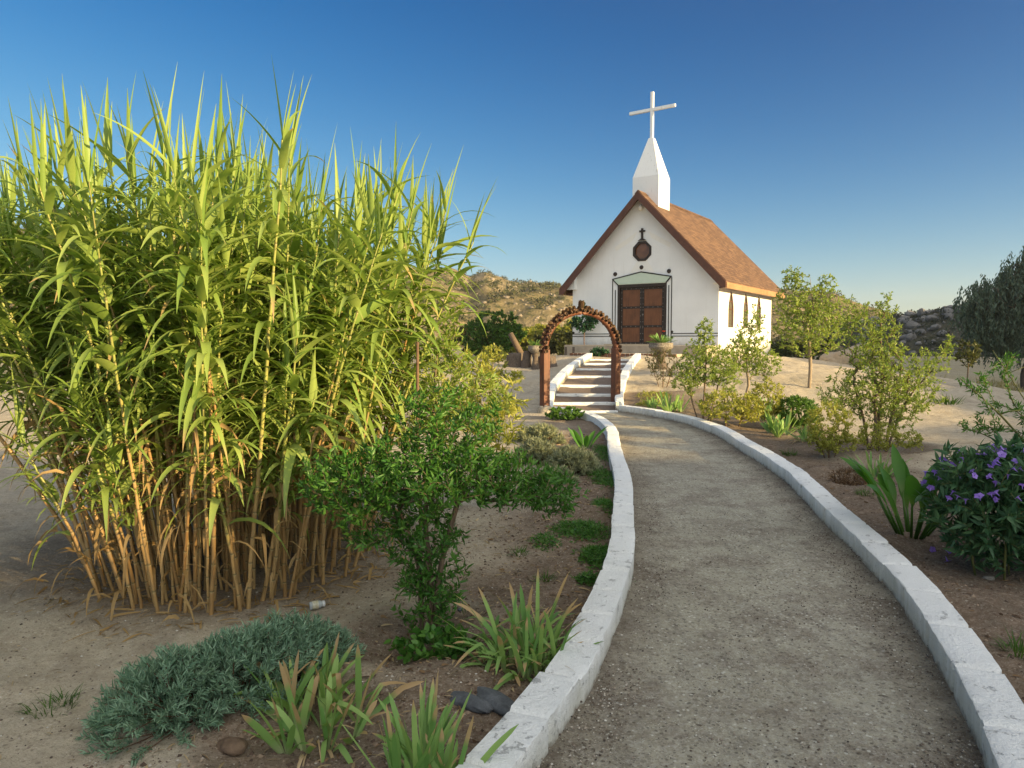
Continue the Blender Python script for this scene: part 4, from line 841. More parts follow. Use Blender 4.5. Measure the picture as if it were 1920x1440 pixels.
# ================================================================== iris clumps, cannas, lavender
def iris(name, label, loc, seed, fans, L, W, rad, dryness=.35, mat='iris', cat='iris', group=None, prof='strap', droop=(.2, 1.9), spread=.72):
    r = np.random.default_rng(seed); t = thing(name, label, cat, loc, 0, group)
    for k in range(fans):
        a = r.uniform(0, 6.28); q = rad*math.sqrt((k+.5)/fans); bx, by = q*math.cos(2.4*k+a*.2), q*math.sin(2.4*k+a*.2); n = int(r.integers(4, 8)); fa = r.uniform(0, math.pi)
        o = np.linspace(-1, 1, n)*spread; D = np.stack([np.cos(fa)*o+.35*bx/max(rad, .01)+r.normal(size=n)*.12, np.sin(fa)*o+.35*by/max(rad, .01)+r.normal(size=n)*.12, 1+0*o], 1)
        P = np.stack([bx+.014*o*math.cos(fa)*2, by+.014*o*math.sin(fa)*2, 0*o-.01], 1); gz_ = ground_z(loc[0]+bx, loc[1]+by)-loc[2]; P[:, 2] += float(gz_)
        Ln = L*r.uniform(.55, 1.15, n)*(1-.25*np.abs(o)/spread); tw = np.full(n, math.pi/2-0*fa)*0+r.normal(size=n)*.5
        kink = np.where(r.random(n) < .25, r.uniform(.4, .75, n), 9.)
        V, F, tt = blades(P, D, Ln, W*r.uniform(.75, 1.2, n), r.uniform(droop[0], droop[1], n), 9, .22, tw, prof, kink); per = len(tt)//n
        dr = np.where(r.random(n) < .65, r.uniform(.08, .5, n), .03)*dryness/.35; b = MB(); b.add(V, F, 0, t=tt, dry=np.repeat(dr, per))
        b.build('leaf_fan', LM[mat], t, True)
    if dryness > .2:
        n = int(fans*2.2); a = r.uniform(0, 6.28, n); q = rad*np.sqrt(r.random(n)); P = np.stack([q*np.cos(a), q*np.sin(a), 0*a], 1); P[:, 2] += ground_z(loc[0]+P[:, 0], loc[1]+P[:, 1])-loc[2]+.01
        D = np.stack([np.cos(a)*.7, np.sin(a)*.7, r.uniform(.1, 1.1, n)], 1); V, F, tt = blades(P, D, L*r.uniform(.4, .8, n), W*r.uniform(.3, .6, n), r.uniform(1.2, 4, n), 8, .5, r.normal(size=n)*1.2, 'reed'); b = MB(); b.add(V, F, 0, t=tt, dry=1.)
        b.build('withered_leaf', LM['irisd'], t, True)
    return t
def at(u, v, dz=0): x, y, z = spot(u, v); return (x, y, z+dz)
iris('iris', 'iris clump with brown withered tips at bottom left, in front of the grey lavender', at(592, 1372), 3, 17, .38, .028, .22, .5, droop=(.3, 2.2))
iris('iris', 'iris clump with drooping blades between the leafy bush and the left kerb', at(985, 1250), 4, 24, .43, .025, .22, .35, droop=(.6, 3.2))
iris('iris', 'iris clump cut by the bottom edge of the photo left of the kerb', (-.33, 2.62, float(ground_z(-.33, 2.62))), 5, 13, .38, .023, .13, .3, droop=(.1, .9))
iris('iris', 'bright green iris clump beside the stair foot on the right', at(1262, 772), 6, 7, .50, .05, .22, .1, droop=(.1, .9))
iris('iris', 'small pale iris left of the bright iris by the steps', at(1222, 766), 7, 4, .33, .04, .12, .1)
iris('iris', 'bright iris clump in front of the round green bush on the right', at(1462, 814), 8, 8, .46, .05, .22, .15, droop=(.1, .9))
iris('iris', 'tall bluish iris behind the bright iris clump on the right', at(1440, 790), 9, 6, .62, .05, .25, .1, droop=(.1, .8))
iris('iris', 'sprawling pale iris between the bright iris and the yellow shrub', at(1512, 826), 10, 5, .40, .04, .18, .25, droop=(.4, 1.8))
iris('iris', 'grey green iris on the small dry mound right of the path', at(1650, 897), 11, 7, .34, .035, .14, .15, droop=(.3, 1.4))
def canna(label, loc, seed, n, L, W, lean=(0, 0), rad=.06, st=.0):
    r = np.random.default_rng(seed); t = thing('canna', label, 'canna', loc)
    for k in range(n):
        a = 2.4*k+r.normal()*.3; o = np.array([math.cos(a)*.5+lean[0], math.sin(a)*.5+lean[1], 1.0]); h = st*r.uniform(.35, 1.05); P = np.array([[rad*math.cos(a)+o[0]*h*.35, rad*math.sin(a)+o[1]*h*.35, h-.02]]); b = MB()
        V, F, tt = blades(P, o[None], L*r.uniform(.7, 1.15), W*r.uniform(.8, 1.15), r.uniform(.2, 1.0), 11, .32, np.array([r.normal()*.45]), 'broad'); b.add(V, F, 0, t=tt, dry=.02)
        if h > .05: V, F = tube(np.array([[rad*math.cos(a)*.5, rad*math.sin(a)*.5, -.03], P[0]*np.array([.8, .8, .6]), P[0]+o*.03]), [.012, .01, .007], 6); b.add(V, F, 0, t=.2, dry=.0)
        b.build('leaf', LM['canna'], t, True)
    return t
canna('canna with broad upright green leaves behind the purple flowers', on(3.40, 6.0, 0), 1, 28, .46, .125, (-.03, 0), .20, .32)
canna('small bright canna inside the bend of the left kerb', at(1097, 842), 2, 8, .46, .085)
def lavender(label, parts, seed, n, h, mats, leafl=.034, stem=.12, name='lavender_bush'):
    """parts: [(x,y,rx,ry,rot)] footprint ellipses; dome of leafy stems"""
    r = np.random.default_rng(seed); cx, cy = parts[0][:2]; gz_ = float(ground_z(cx, cy)); t = thing(name, label, 'lavender', (cx, cy, gz_)); P = []; D = []
    ar_ = np.array([p[2]*p[3] for p in parts]); ks = r.choice(len(parts), n, p=ar_/ar_.sum())
    for k in ks:
        x0, y0, a, b_, rot = parts[k]; q = math.sqrt(r.random()); th_ = r.uniform(0, 6.28); lx_, ly_ = q*math.cos(th_), q*math.sin(th_); c, s = math.cos(rot), math.sin(rot)
        x = x0+a*lx_*c-b_*ly_*s; y = y0+a*lx_*s+b_*ly_*c; hh = h*math.sqrt(max(0, 1-q**2.6))*(.82+.3*vnoise(x*6, y*6, 3))
        P.append((x, y, float(ground_z(x, y))+max(.0, hh-stem*r.uniform(.5, 1.0)))); rn = np.array([lx_*c*.8-ly_*s*.8, lx_*s*.8+ly_*c*.8, .25+1.1*(1-q)]); D.append(rn+r.normal(size=3)*.28)
    P = np.array(P)-np.array([cx, cy, gz_]); D = unit(np.array(D)); D[:, 2] = np.maximum(D[:, 2], .1)
    b = MB()
    for k in r.choice(n, min(n, 260), False): V, F = tube(np.array([P[k]*np.array([.55, .55, 0])+np.array([0, 0, max(0, P[k][2]*.25-.02)]), P[k]*np.array([.85, .85, .75]), P[k]+D[k]*stem]), [.004, .003, .0018], 4, False); b.add(V, F)
    b.build('stem', M['twig'], t, True)
    m = 15; f = np.linspace(.05, 1, m); Q = (P[:, None]+D[:, None]*(f*stem)[None, :, None]).reshape(-1, 3); DD = np.repeat(D, m, 0); rr_ = np.repeat(P[:, 2] > -1, m)
    V, F = foliage(r, Q, DD, 2, leafl*1.15, leafl*.17, .75, .22, 0, 'lance', .003, fold=.5, curl=-.12); obj('foliage', mesh('foliage', V, F, mats, None, None, True), t); return t
lavender('long mound of grey green lavender at bottom left in the sand', [(-1.30, 3.30, .34, .20, .65), (-1.54, 3.06, .20, .17, .5), (-1.15, 3.52, .22, .18, .9)], 1, 1000, .27, LM['lav'])
lavender('smaller lavender at the far end of the long grey mound, behind the withered iris', [(-1.02, 3.62, .13, .13, .3)], 2, 200, .15, LM['lav'])
lavender('pale silvery lavender inside the left kerb, nearest the bend', [(.78, 9.15, .25, .25, 0)], 3, 300, .27, LM['lavp'], .05, .14)
lavender('greyish lavender left of the silvery one', [(.36, 9.9, .24, .22, 0)], 4, 240, .25, LM['lavp'], .05, .14)
lavender('low grey lavender behind the two silvery ones, near the arch', [(.45, 12.0, .3, .28, 0)], 5, 220, .22, LM['lavp'], .055, .15)
lavender('little lavender tuft close to the soil beside the silvery one', [(.56, 8.5, .14, .13, 0)], 6, 130, .14, LM['lavp'], .045, .1)
# ================================================================== shrubs and trees
def seg(*P): return [np.array(p, float) for p in P]
# leafy young bush between the reeds and the left kerb
stemmed('pomegranate_bush', 'leafy green young bush with a narrow leafy stem and wide crown, left of the kerb', 'bush', on(-.47, 3.97), 31,
        [seg((0, 0, -.05), (.01, .02, .35), (-.02, .03, .7), (.02, .05, 1.1)), seg((.03, .03, -.05), (.06, .0, .4), (.16, .06, .8)), seg((-.04, .0, -.05), (-.07, .05, .45), (-.22, .1, .85))],
        [(-.02, .05, .98, .50, .45, .22, 3), (-.45, .05, .92, .32, .34, .2, 1.5), (.42, .15, .92, .36, .34, .16, 1.5), (.72, .2, .82, .2, .22, .13, .55), (0, 0, .55, .24, .22, .32, 1.1), (0, 0, .22, .2, .2, .26, .55), (.1, .12, 1.28, .34, .25, .2, .7), (-.3, .1, .68, .26, .26, .18, .6)],
        800, (.048, .0155), (M['bark'], LM['deep']), .017, .0016, .024, .19, 2, .95, .12, shape='lance', names=('stem', 'foliage'), hollow=.05)
# sunlit sapling behind it, and the stake
stemmed('sapling', 'sunlit yellow green sapling with loose leaves at the right edge of the reeds', 'sapling', on(-.62, 5.6), 32, [seg((0, 0, -.05), (.03, 0, .6), (0, .03, 1.2), (.05, 0, 1.75))],
        [(.02, 0, 1.35, .36, .3, .42, 2), (.34, .05, 1.25, .26, .25, .25, 1), (-.25, .0, 1.2, .25, .2, .3, 1), (.1, 0, 1.85, .18, .15, .22, .5)], 240, (.055, .018), (M['palebark'], LM['fresh']), .014, .0018, .03, .2, 2, .85, .15, names=('trunk', 'crown'))
stemmed('reed_shoots', 'pale young reed shoots and leafy stems behind the sunlit sapling', 'shoots', on(-.55, 7.2), 33, [seg((0, 0, 0), (.1, 0, .8), (.25, 0, 1.6)), seg((-.15, 0, 0), (-.2, .1, .9), (-.2, .1, 1.7)), seg((.3, .1, 0), (.4, .1, .6), (.55, .1, 1.2))],
        [(.0, 0, 1.1, .5, .3, .55, 2), (.4, .1, .9, .3, .3, .45, 1)], 150, (.11, .022), (M['greentwig'], LM['yellow']), .012, .0025, .06, .3, 2, .6, -.1, shape='lance', names=('stem', 'foliage'))
sx, sy, sz = on(-.60, 4.55)
b = MB(); V, F = tube([(0, 0, -.2), (.01, 0, .6), (-.005, .01, 1.15), (.0, .0, 1.68)], [.012, .0115, .011, .009], 7); b.add(V, F); st_ = b.build('stake', M['twig'], None, True); st_.location = (sx, sy, sz); tag(st_, 'thin brown wooden stake standing in the leafy bush left of the kerb', 'stake')
# thin sapling with bare stem near the arch
stemmed('sapling', 'thin bare stemmed sapling with few bright leaves left of the arch', 'sapling', at(924, 772), 34, [seg((0, 0, -.05), (.01, 0, .5), (0, .02, 1.1), (.05, 0, 1.6))], [(0, 0, 1.25, .34, .3, .42, 2), (.45, 0, .85, .35, .15, .12, .6)], 75, (.10, .042), (M['palebark'], LM['yellow']), .017, .003, .06, .25, 2, .8, .1)
stemmed('weed', 'low bright weed at the foot of the thin sapling left of the arch', 'weed', at(938, 783), 35, [seg((0, 0, -.02), (0, 0, .12))], [(0, 0, .16, .34, .25, .14, 1)], 34, (.13, .05), (M['greentwig'], LM['yellow']), .006, .003, .05, .12, 2, .8, .3, names=('stem', 'foliage'))
stemmed('weed', 'heart leaved weed at the foot of the leafy bush left of the kerb', 'weed', on(-.42, 3.70), 36, [seg((0, 0, -.02), (0, 0, .05))], [(-.0, 0, .07, .24, .12, .07, 1)], 40, (.045, .034), (M['greentwig'], LM['deep']), .003, .0015, .03, .08, 2, .8, .3, names=('stem', 'foliage'))
stemmed('weed', 'bright low plant on the soil where the left kerb meets the arch', 'weed', on(1.12, 15.3), 37, [seg((0, 0, -.02), (0, 0, .1))], [(0, 0, .14, .42, .34, .13, 1)], 90, (.055, .035), (M['greentwig'], LM['mid']), .004, .002, .035, .12, 3, .8, .3, names=('stem', 'foliage'))
# right-hand bed
stemmed('shrub', 'bushy yellow green shrub right of the steps, in front of the chapel corner', 'shrub', on(4.0, 14.9), 41, [seg((0, 0, -.05), (.02, 0, .6), (.05, 0, 1.3)), seg((.1, 0, 0), (.3, .1, .6), (.38, .1, 1.0)), seg((-.1, 0, 0), (-.25, 0, .5), (-.3, 0, 1.0))],
        [(0, 0, 1.3, .50, .45, .55, 2), (.4, 0, 1.0, .42, .4, .5, 1.4), (-.32, 0, .95, .38, .35, .45, 1), (.02, 0, 1.9, .22, .2, .28, .5)], 420, (.058, .026), (M['bark'], LM['fresh']), .018, .0024, .045, .34, 2, .9, .15, hollow=.0, bup=.5, names=('stem', 'foliage'))
stemmed('young_tree', 'young tree with crooked pale trunk between the yellow green shrub and the chapel side wall', 'tree', on(5.22, 15.9), 42, [seg((.08, 0, -.05), (-.04, 0, .3), (.05, 0, .6), (.0, .02, 1.1), (.1, 0, 1.9))],
        [(.05, 0, 1.5, .52, .45, .6, 2), (-.3, 0, 1.25, .42, .35, .45, 1), (.4, 0, 1.15, .42, .35, .4, 1), (.15, 0, 2.1, .25, .2, .35, .5)], 350, (.06, .03), (M['palebark'], LM['fresh']), .03, .0024, .05, .36, 2, .9, .15, hollow=.0, bup=.5)
stemmed('shrub', 'low golden green shrub under the bushy one, close to the right kerb', 'shrub', on(4.12, 13.7), 43, [seg((0, 0, -.03), (0, 0, .35)), seg((.25, 0, 0), (.35, 0, .35)), seg((-.25, 0, 0), (-.35, 0, .3))],
        [(0, 0, .42, .62, .4, .30, 2), (.45, 0, .36, .3, .3, .26, 1)], 190, (.055, .026), (M['twig'], LM['yellow']), .012, .003, .04, .2, 3, .85, .2, names=('stem', 'foliage'))
stemmed('shrub', 'loose twiggy shrub below the crooked young tree', 'shrub', on(4.92, 13.9), 44, [seg((0, 0, -.03), (.05, 0, .5)), seg((.1, 0, 0), (.25, 0, .45))], [(.05, 0, .62, .36, .3, .42, 2)], 110, (.05, .024), (M['twig'], LM['yellow']), .01, .003, .045, .2, 3, .9, .2, names=('stem', 'foliage'))
stemmed('young_tree', 'slim tree with bare trunk and pale leafy crown standing on the sandy mound', 'tree', at(1517, 727), 45, [seg((0, 0, -.1), (.02, 0, .6), (-.02, 0, 1.2), (.05, 0, 2.0), (-.05, 0, 2.9))],
        [(0, 0, 1.5, 1.0, .8, .68, 3), (-.3, 0, 2.2, .75, .6, .6, 1.6), (.45, 0, 2.05, .6, .5, .55, 1), (-.5, 0, 2.85, .3, .25, .35, .45), (.42, 0, 2.75, .22, .2, .35, .3)], 560, (.076, .040), (M['palebark'], LM['fresh']), .045, .0035, .065, .45, 2, .9, .0, hollow=.0, bup=.5)
stemmed('young_tree', 'leafy many stemmed young tree in the right bed with one long side branch', 'tree', on(5.7, 11.06), 46, [seg((0, 0, -.05), (.0, 0, .5), (.05, 0, 1.1), (-.02, 0, 1.9)), seg((-.1, .05, -.05), (-.2, .05, .5), (-.38, .05, 1.1)), seg((.1, -.05, -.05), (.18, 0, .5), (.4, 0, 1.1)), seg((-.16, -.04, -.05), (-.1, -.1, .4), (-.12, -.1, .9)), seg((.15, .05, 0), (.5, .05, .9), (.95, .05, 1.45), (1.1, .05, 1.75))],
        [(0, 0, 1.2, .62, .55, .55, 3), (-.15, 0, 1.75, .52, .42, .45, 1.7), (.5, 0, 1.0, .5, .45, .42, 1.3), (-.58, 0, .9, .42, .34, .34, 1), (-.42, 0, 2.12, .26, .22, .34, .5), (.08, 0, 2.2, .2, .18, .32, .4), (.8, 0, 1.42, .34, .22, .25, .5), (.2, 0, .7, .6, .45, .3, 1.1), (1.1, .05, 1.68, .1, .1, .25, .2)], 860, (.050, .020), (M['bark'], LM['fresh']), .024, .002, .036, .32, 2, .9, .15, hollow=.0, bup=.5, names=('stem', 'foliage'))
stemmed('shrub', 'small round topped bush with yellowing leaves left of the many stemmed tree', 'shrub', on(4.58, 10.25), 47, [seg((0, 0, -.03), (.0, 0, .35)), seg((.08, 0, 0), (.18, 0, .35)), seg((-.06, 0, 0), (-.15, 0, .3))], [(0, 0, .48, .34, .3, .34, 2), (.05, 0, .25, .36, .3, .18, 1)], 170, (.045, .02), (M['twig'], LM['yellow']), .009, .002, .033, .16, 3, .85, .15, names=('stem', 'foliage'))
stemmed('shrub', 'yellow tinged low growth at the foot of the many stemmed tree', 'shrub', on(5.35, 10.35), 48, [seg((0, 0, -.03), (.0, 0, .2)), seg((.2, 0, 0), (.3, 0, .2))], [(0, 0, .22, .34, .25, .2, 2), (.5, .1, .16, .2, .2, .14, 1)], 90, (.045, .02), (M['twig'], LM['yellow']), .007, .002, .035, .14, 3, .85, .15, names=('stem', 'foliage'))
stemmed('round_bush', 'dense dark green rounded bush behind the bright iris on the right', 'bush', at(1493, 803), 49, [seg((0, 0, -.03), (0, 0, .3))], [(0, 0, .32, .40, .40, .30, 1)], 240, (.05, .022), (M['twig'], LM['mid']), .012, .003, .03, .16, 4, .8, .25, hollow=.55, names=('stem', 'foliage'))
stemmed('dry_shrub', 'dark twiggy shrub on the slope under the stone urn', 'shrub', on(4.02, 19.0), 50, [seg((0, 0, -.03), (0, 0, .5)), seg((.1, 0, 0), (.25, 0, .5)), seg((-.1, 0, 0), (-.25, 0, .45))], [(0, 0, .6, .4, .35, .45, 2), (-.25, 0, .75, .25, .2, .3, 1), (.35, 0, .4, .25, .2, .25, 1)], 170, (.05, .018), (M['twig'], LM['olive']), .012, .004, .05, .2, 2, .9, .1, names=('stem', 'foliage'))
stemmed('dry_shrub', 'dark dead looking tangle on the small mound left of the grey iris', 'shrub', on(4.12, 8.62), 51, [seg((0, 0, -.03), (0, 0, .1))], [(0, 0, .1, .26, .2, .13, 1)], 150, (.035, .008), (M['twig'], LM['brownlitter']), .005, .0028, .03, .1, 2, 1., .1, names=('stem', 'foliage'))
stemmed('rose_bush', 'thin climbing bush with dark leaves against the chapel front wall', 'bush', (2.98, 29.55, 1.5), 52, [seg((0, 0, -.2), (0, 0, .5), (.08, 0, 1.1), (-.02, 0, 1.7))], [(0, 0, .95, .42, .16, .42, 2), (.3, -.1, 1.0, .25, .15, .25, .8), (-.3, .1, .95, .25, .15, .25, .8), (.0, 0, 1.6, .16, .12, .28, .6)], 105, (.12, .07), (M['twig'], LM['dark']), .02, .005, .08, .28, 3, .9, .1, names=('stem', 'foliage'))
stemmed('weed', 'small dark plant on the lower step left of the chapel door', 'weed', (3.35, 27.55, 1.0), 53, [seg((0, 0, 0), (0, 0, .15))], [(0, 0, .25, .35, .12, .16, 1)], 26, (.12, .06), (M['greentwig'], LM['dark']), .006, .004, .06, .14, 3, .8, .3, names=('stem', 'foliage'))
# purple flowers
LM['ruellia'] = leafmat('dull_green_lance_leaf', (.045, .12, .055), (.11, .21, .09), trans=.35, rough=.4)
pf = stemmed('flowering_bush', 'dark leaved bush with purple flowers at the right edge', 'bush', on(3.72, 5.25), 61, [seg((-.25, 0, -.03), (-.36, 0, .5), (-.42, 0, .8)), seg((0, 0, -.03), (-.05, 0, .5), (-.05, 0, .9)), seg((.2, .05, -.03), (.3, 0, .5), (.35, 0, .85)), seg((-.12, -.12, -.03), (-.18, -.2, .5)), seg((.1, -.14, -.03), (.16, -.22, .5)), seg((.3, -.1, -.03), (.5, -.1, .6))],
        [(0, 0, .55, .64, .46, .36, 3), (-.12, 0, .76, .5, .38, .24, 1.4), (.4, 0, .6, .34, .36, .36, 1), (0, 0, .28, .5, .36, .22, .8)], 620, (.088, .030), (M['greentwig'], LM['ruellia']), .009, .0022, .04, .24, 2, .95, .05, hollow=.1, shape='lance', names=('stem', 'foliage'))
M['petal'] = leafmat('purple_petal', (.24, .13, .55), (.42, .27, .74), trans=.35, tcol=(1, .8, 1.1))
def flower_mesh(seed):
    r = np.random.default_rng(seed); a = np.arange(5)*2*math.pi/5+r.normal(size=5)*.08; D = np.stack([np.cos(a), np.sin(a), .35+.15*r.random(5)], 1); b = MB()
    V, F = leaves(np.stack([np.cos(a)*.003, np.sin(a)*.003, 0*a], 1), D, np.stack([-np.cos(a)*.3, -np.sin(a)*.3, 1+0*a], 1), .023, .026, fold=.1, curl=.25); b.add(V, F); V, F = lathe([(.0015, -.028), (.003, -.012), (.006, .0)], 6); b.add(V, F); return b
FL = [flower_mesh(k).build('flower', M['petal'], pf, True) for k in range(3)]; r = np.random.default_rng(8)
spots = []
for q in range(400):
    if len(spots) >= 95: break
    u = unit(r.normal(size=3)); u[2] = abs(u[2]); 
    if u[1] > .35: continue
    spots.append(np.array([-.05, 0, .58])+u*np.array([.56, .45, .34])*r.uniform(.95, 1.1)+np.array([0, 0, .02]))
for k, p_ in enumerate(spots):
    f = FL[k] if k < 3 else FL[k % 3].copy()
    if k >= 3: C.objects.link(f); f.parent = pf
    f.location = p_; f.rotation_euler = (r.normal()*.6, r.normal()*.6, r.uniform(0, 6)); s = r.uniform(.9, 1.35); f.scale = (s, s, s)
for k, (u, v, l) in enumerate(((1748, 1034, 'fallen purple flower on the soil nearest the right kerb'), (1780, 1040, 'fallen purple flower at the foot of the flowering bush'), (1776, 1056, 'fallen purple flower lowest on the soil by the flowering bush'))):
    f = obj('fallen_flower', FL[k].data); f.location = at(u, v, .012); f.rotation_euler = (1.2+k, .5, k); f.scale = (1.25,)*3; tag(f, l, 'flower')
# oleander-like shrub reaching in from the right edge
stemmed('arching_shrub', 'shrub with long arching leafy branches reaching in at the right edge above the purple flowers', 'shrub', on(4.75, 6.15), 62, [seg((0, 0, -.03), (-.1, 0, .5), (-.5, -.05, 1.0), (-.95, -.1, 1.38)), seg((.05, 0, 0), (0, 0, .6), (-.3, 0, 1.15), (-.62, 0, 1.62)), seg((0, .1, 0), (-.2, 0, .5), (-.6, -.05, .85), (-.95, -.08, .98)), seg((.1, 0, 0), (.1, 0, .7), (.15, 0, 1.4)), seg((0, -.1, 0), (-.15, -.2, .5), (-.3, -.3, .95))],
        [(-.55, -.03, 1.05, .22, .15, .18, 1), (-.85, -.1, 1.33, .14, .08, .10, .6), (-.5, 0, 1.48, .14, .08, .12, .6), (-.8, -.06, .98, .16, .08, .08, .6), (-.2, 0, .85, .25, .2, .3, 1.5), (.15, 0, 1.2, .35, .3, .5, 2), (-.25, -.25, .9, .15, .15, .2, .6)], 150, (.05, .013), (M['greentwig'], LM['deep']), .011, .002, .028, .26, 2, .75, .15, shape='lance', names=('stem', 'foliage'))
# trees farther off
def fartree(label, loc, seed, H, R, n, lf, mat, bark='bark', kindn='tree', name='tree', trunk_h=.3, hang=0., grp=None, per=5, lw=.5):
    r = np.random.default_rng(seed); blobs = [(0, 0, H*.62, R*.75, R*.75, H*.3, 2)]
    for k in range(7): a = r.uniform(0, 6.28); blobs.append((R*.6*math.cos(a), R*.6*math.sin(a), H*r.uniform(trunk_h+.12, .88), R*r.uniform(.3, .5), R*r.uniform(.3, .5), H*r.uniform(.12, .2), 1))
    return stemmed(name, label, kindn, loc, seed, [seg((0, 0, -.2), (.02*H, 0, H*.25), (-.02*H, 0, H*.5), (.03*H, 0, H*.8))], blobs, n, (lf, lf*lw), (M[bark], LM[mat]), H*.028, H*.004, H*.03, H*.13, per, .9, .1, hang, quad=True, group=grp)
fartree('dark round tree behind the reeds on the left, beyond the stumps', (-.9, 41, float(ground_z(-.9, 41))), 71, 3.9, 1.9, 330, .17, 'mid', per=8, lw=.5, trunk_h=.1)
r = np.random.default_rng(77)
BG = [(-1.0, 62, 2.6, 2.2, 'yellowish tree below the left hill, just right of the dark round tree'), (1.4, 66, 3.3, 2.4, 'yellow green tree behind the stone bowl planter left of the arch'), (3.9, 58, 2.8, 2.2, 'low olive tree seen through the arch beside the chapel wall'),
      (5.6, 64, 3.8, 2.2, 'taller yellow green tree touching the left edge of the chapel wall'), (2.6, 78, 3.4, 3, 'broad yellowish tree farther back between the arch and the planter'), (-4, 70, 3.2, 2.6, 'olive tree under the hill behind the outermost reed tips')]
for k, (x, y, h_, R, l) in enumerate(BG): fartree(l, (x, y, float(ground_z(x, y))-.2), 80+k, h_, R, 150, .30, 'yellow' if k % 3 != 2 else 'olive', trunk_h=.02, grp='belt of trees below the left hill', per=8, lw=.55)
for k, (x, y, h_, R, l) in enumerate(((17.5, 44, 2.6, 2.6, 'dark olive shrub beyond the sandy mound, right of the chapel'), (19.2, 52, 2.3, 2.4, 'dull green shrub behind the many stemmed tree at the foot of the rocky hill'), (24.6, 50, 1.6, 2.2, 'low grey shrub in the dry grass before the rocky hill'))):
    fartree(l, (x, y, float(ground_z(x, y))-.2), 90+k, h_, R, 140, .22, 'olive', trunk_h=.02, kindn='shrub', name='shrub', per=7)
# weeping pepper tree
def pepper():
    r = np.random.default_rng(95); x, y = 27.7, 38.5; z = float(ground_z(x, y)); t = thing('pepper_tree', 'large dark weeping tree at the right edge in front of the rocky hill', 'tree', (x, y, z))
    tr = seg((.1, 0, -.2), (0, 0, 1.2), (.4, 0, 2.4), (.2, 0, 4.0)); T = ell(r, 380, [(0, 0, 5.2, 3.0, 2.8, 1.5, 3), (-1.9, 0, 4.5, 1.2, 1.4, 1.2, 1), (1.9, .3, 5.6, 1.8, 1.8, 1.6, 1.6), (-.6, -.6, 6.2, 1.3, 1.2, .9, .8), (1, 0, 7.2, 1.3, 1.3, .9, .8)], .6)
    ch_ = grow(r, spline(tr, 14), T, .24, .012, .3); wood_mesh('trunk', ch_, M['stump'], t, 5)
    P = np.repeat(T, 4, 0)+r.normal(size=(len(T)*4, 3))*.28; n = len(P); L = r.uniform(.5, 2.0, n); m = 12; f = np.linspace(0, 1, m)
    Q = P[:, None]+np.stack([np.repeat(r.normal(size=(n, 1))*.22, m, 1)*f, np.repeat(r.normal(size=(n, 1))*.22, m, 1)*f, -L[:, None]*f[None]], -1); Q = Q.reshape(-1, 3); Q = Q[Q[:, 2] > 1.5]
    V, F = foliage(r, Q, np.tile([[0, 0, -1.]], (len(Q), 1)), 2, .26, .07, .6, 0, .3, quad=True, jit=.06); obj('crown', mesh('crown', V, F, LM['pepper'], None, None, True), t)
pepper()
stemmed('sapling', 'tiny thin sapling in the dry grass left of the weeping tree', 'sapling', at(1812, 727), 96, [seg((0, 0, -.05), (.03, 0, .7), (0, 0, 1.3))], [(0, 0, 1.1, .35, .3, .4, 1)], 26, (.16, .07), (M['bark'], LM['olive']), .02, .006, .1, .2, 2, .9, .2)
# ================================================================== urns, stumps, stones, litter
def urn(label, loc, R, Hb, ped, seed, flower=False):
    t = thing('planter', label, 'planter', loc); r = np.random.default_rng(seed)
    z0 = ped; V, F = lathe([(R*.35, z0), (R*.55, z0+Hb*.06), (R*.80, z0+Hb*.25), (R*.98, z0+Hb*.5), (R*1.02, z0+Hb*.62), (R, z0+Hb*.66), (R*.98, z0+Hb*.9), (R*1.03, z0+Hb), (R*.93, z0+Hb), (R*.9, z0+Hb*.86), (0, z0+Hb*.84)], 36)
    a = np.arctan2(V[:, 1], V[:, 0]); rr_ = np.hypot(V[:, 0], V[:, 1]); k = 1+.045*np.abs(np.sin(a*9+V[:, 2]*14))*(rr_ > R*.5); V[:, :2] *= k[:, None]; b = MB(); b.add(V, F); b.build('bowl', M['urn'], t, True)
    V, F = lathe([(R*.62, -.15), (R*.56, .05), (R*.40, ped*.45), (R*.36, ped*.75), (R*.5, ped+.02)], 16); V = V*(1+.10*fbm(V[:, 2:3]*5, np.arctan2(V[:, 1:2], V[:, 0:1])*2, 3, seed)); b = MB(); b.add(V, F); b.build('pedestal', M['stump'], t, True)
    n = 46; a = r.uniform(0, 6.28, n); el_ = r.uniform(.25, 1.3, n); V, F, tt = blades(np.stack([np.cos(a)*R*.2*r.random(n), np.sin(a)*R*.2*r.random(n), 0*a+z0+Hb*.86], 1), np.stack([np.cos(a), np.sin(a), el_], 1), r.uniform(.28, .5, n)*R/.34, .05*R/.34, r.uniform(-.4, .6, n), 5, .6, None, 'strap'); b = MB(); b.add(V, F, 0, t=tt, dry=.04); b.build('foliage', LM['iris'], t, True)
    if flower:
        b = MB(); V, F = leaves(np.zeros((9, 3))+np.array([.07, -.05, z0+Hb+.33]), np.stack([np.cos(np.arange(9)*2.4), np.sin(np.arange(9)*2.4), .4+.1*np.arange(9)], 1), np.tile([[0, 0, 1.]], (9, 1)), .08, .055); b.add(V, F); b.build('flower', simple('red_bloom', (.55, .05, .03), (.7, .12, .06), 20), t)
    return t
urn('mottled stone urn on a stump with spiky plant and red bloom, right of the steps', (4.62, 22.2, float(ground_z(4.62, 22.2))), .36, .30, .52, 1, True)
urn('stone bowl planter on a log pedestal left of the arch', (.80, 24.6, float(ground_z(.80, 24.6))), .25, .28, .52, 2)
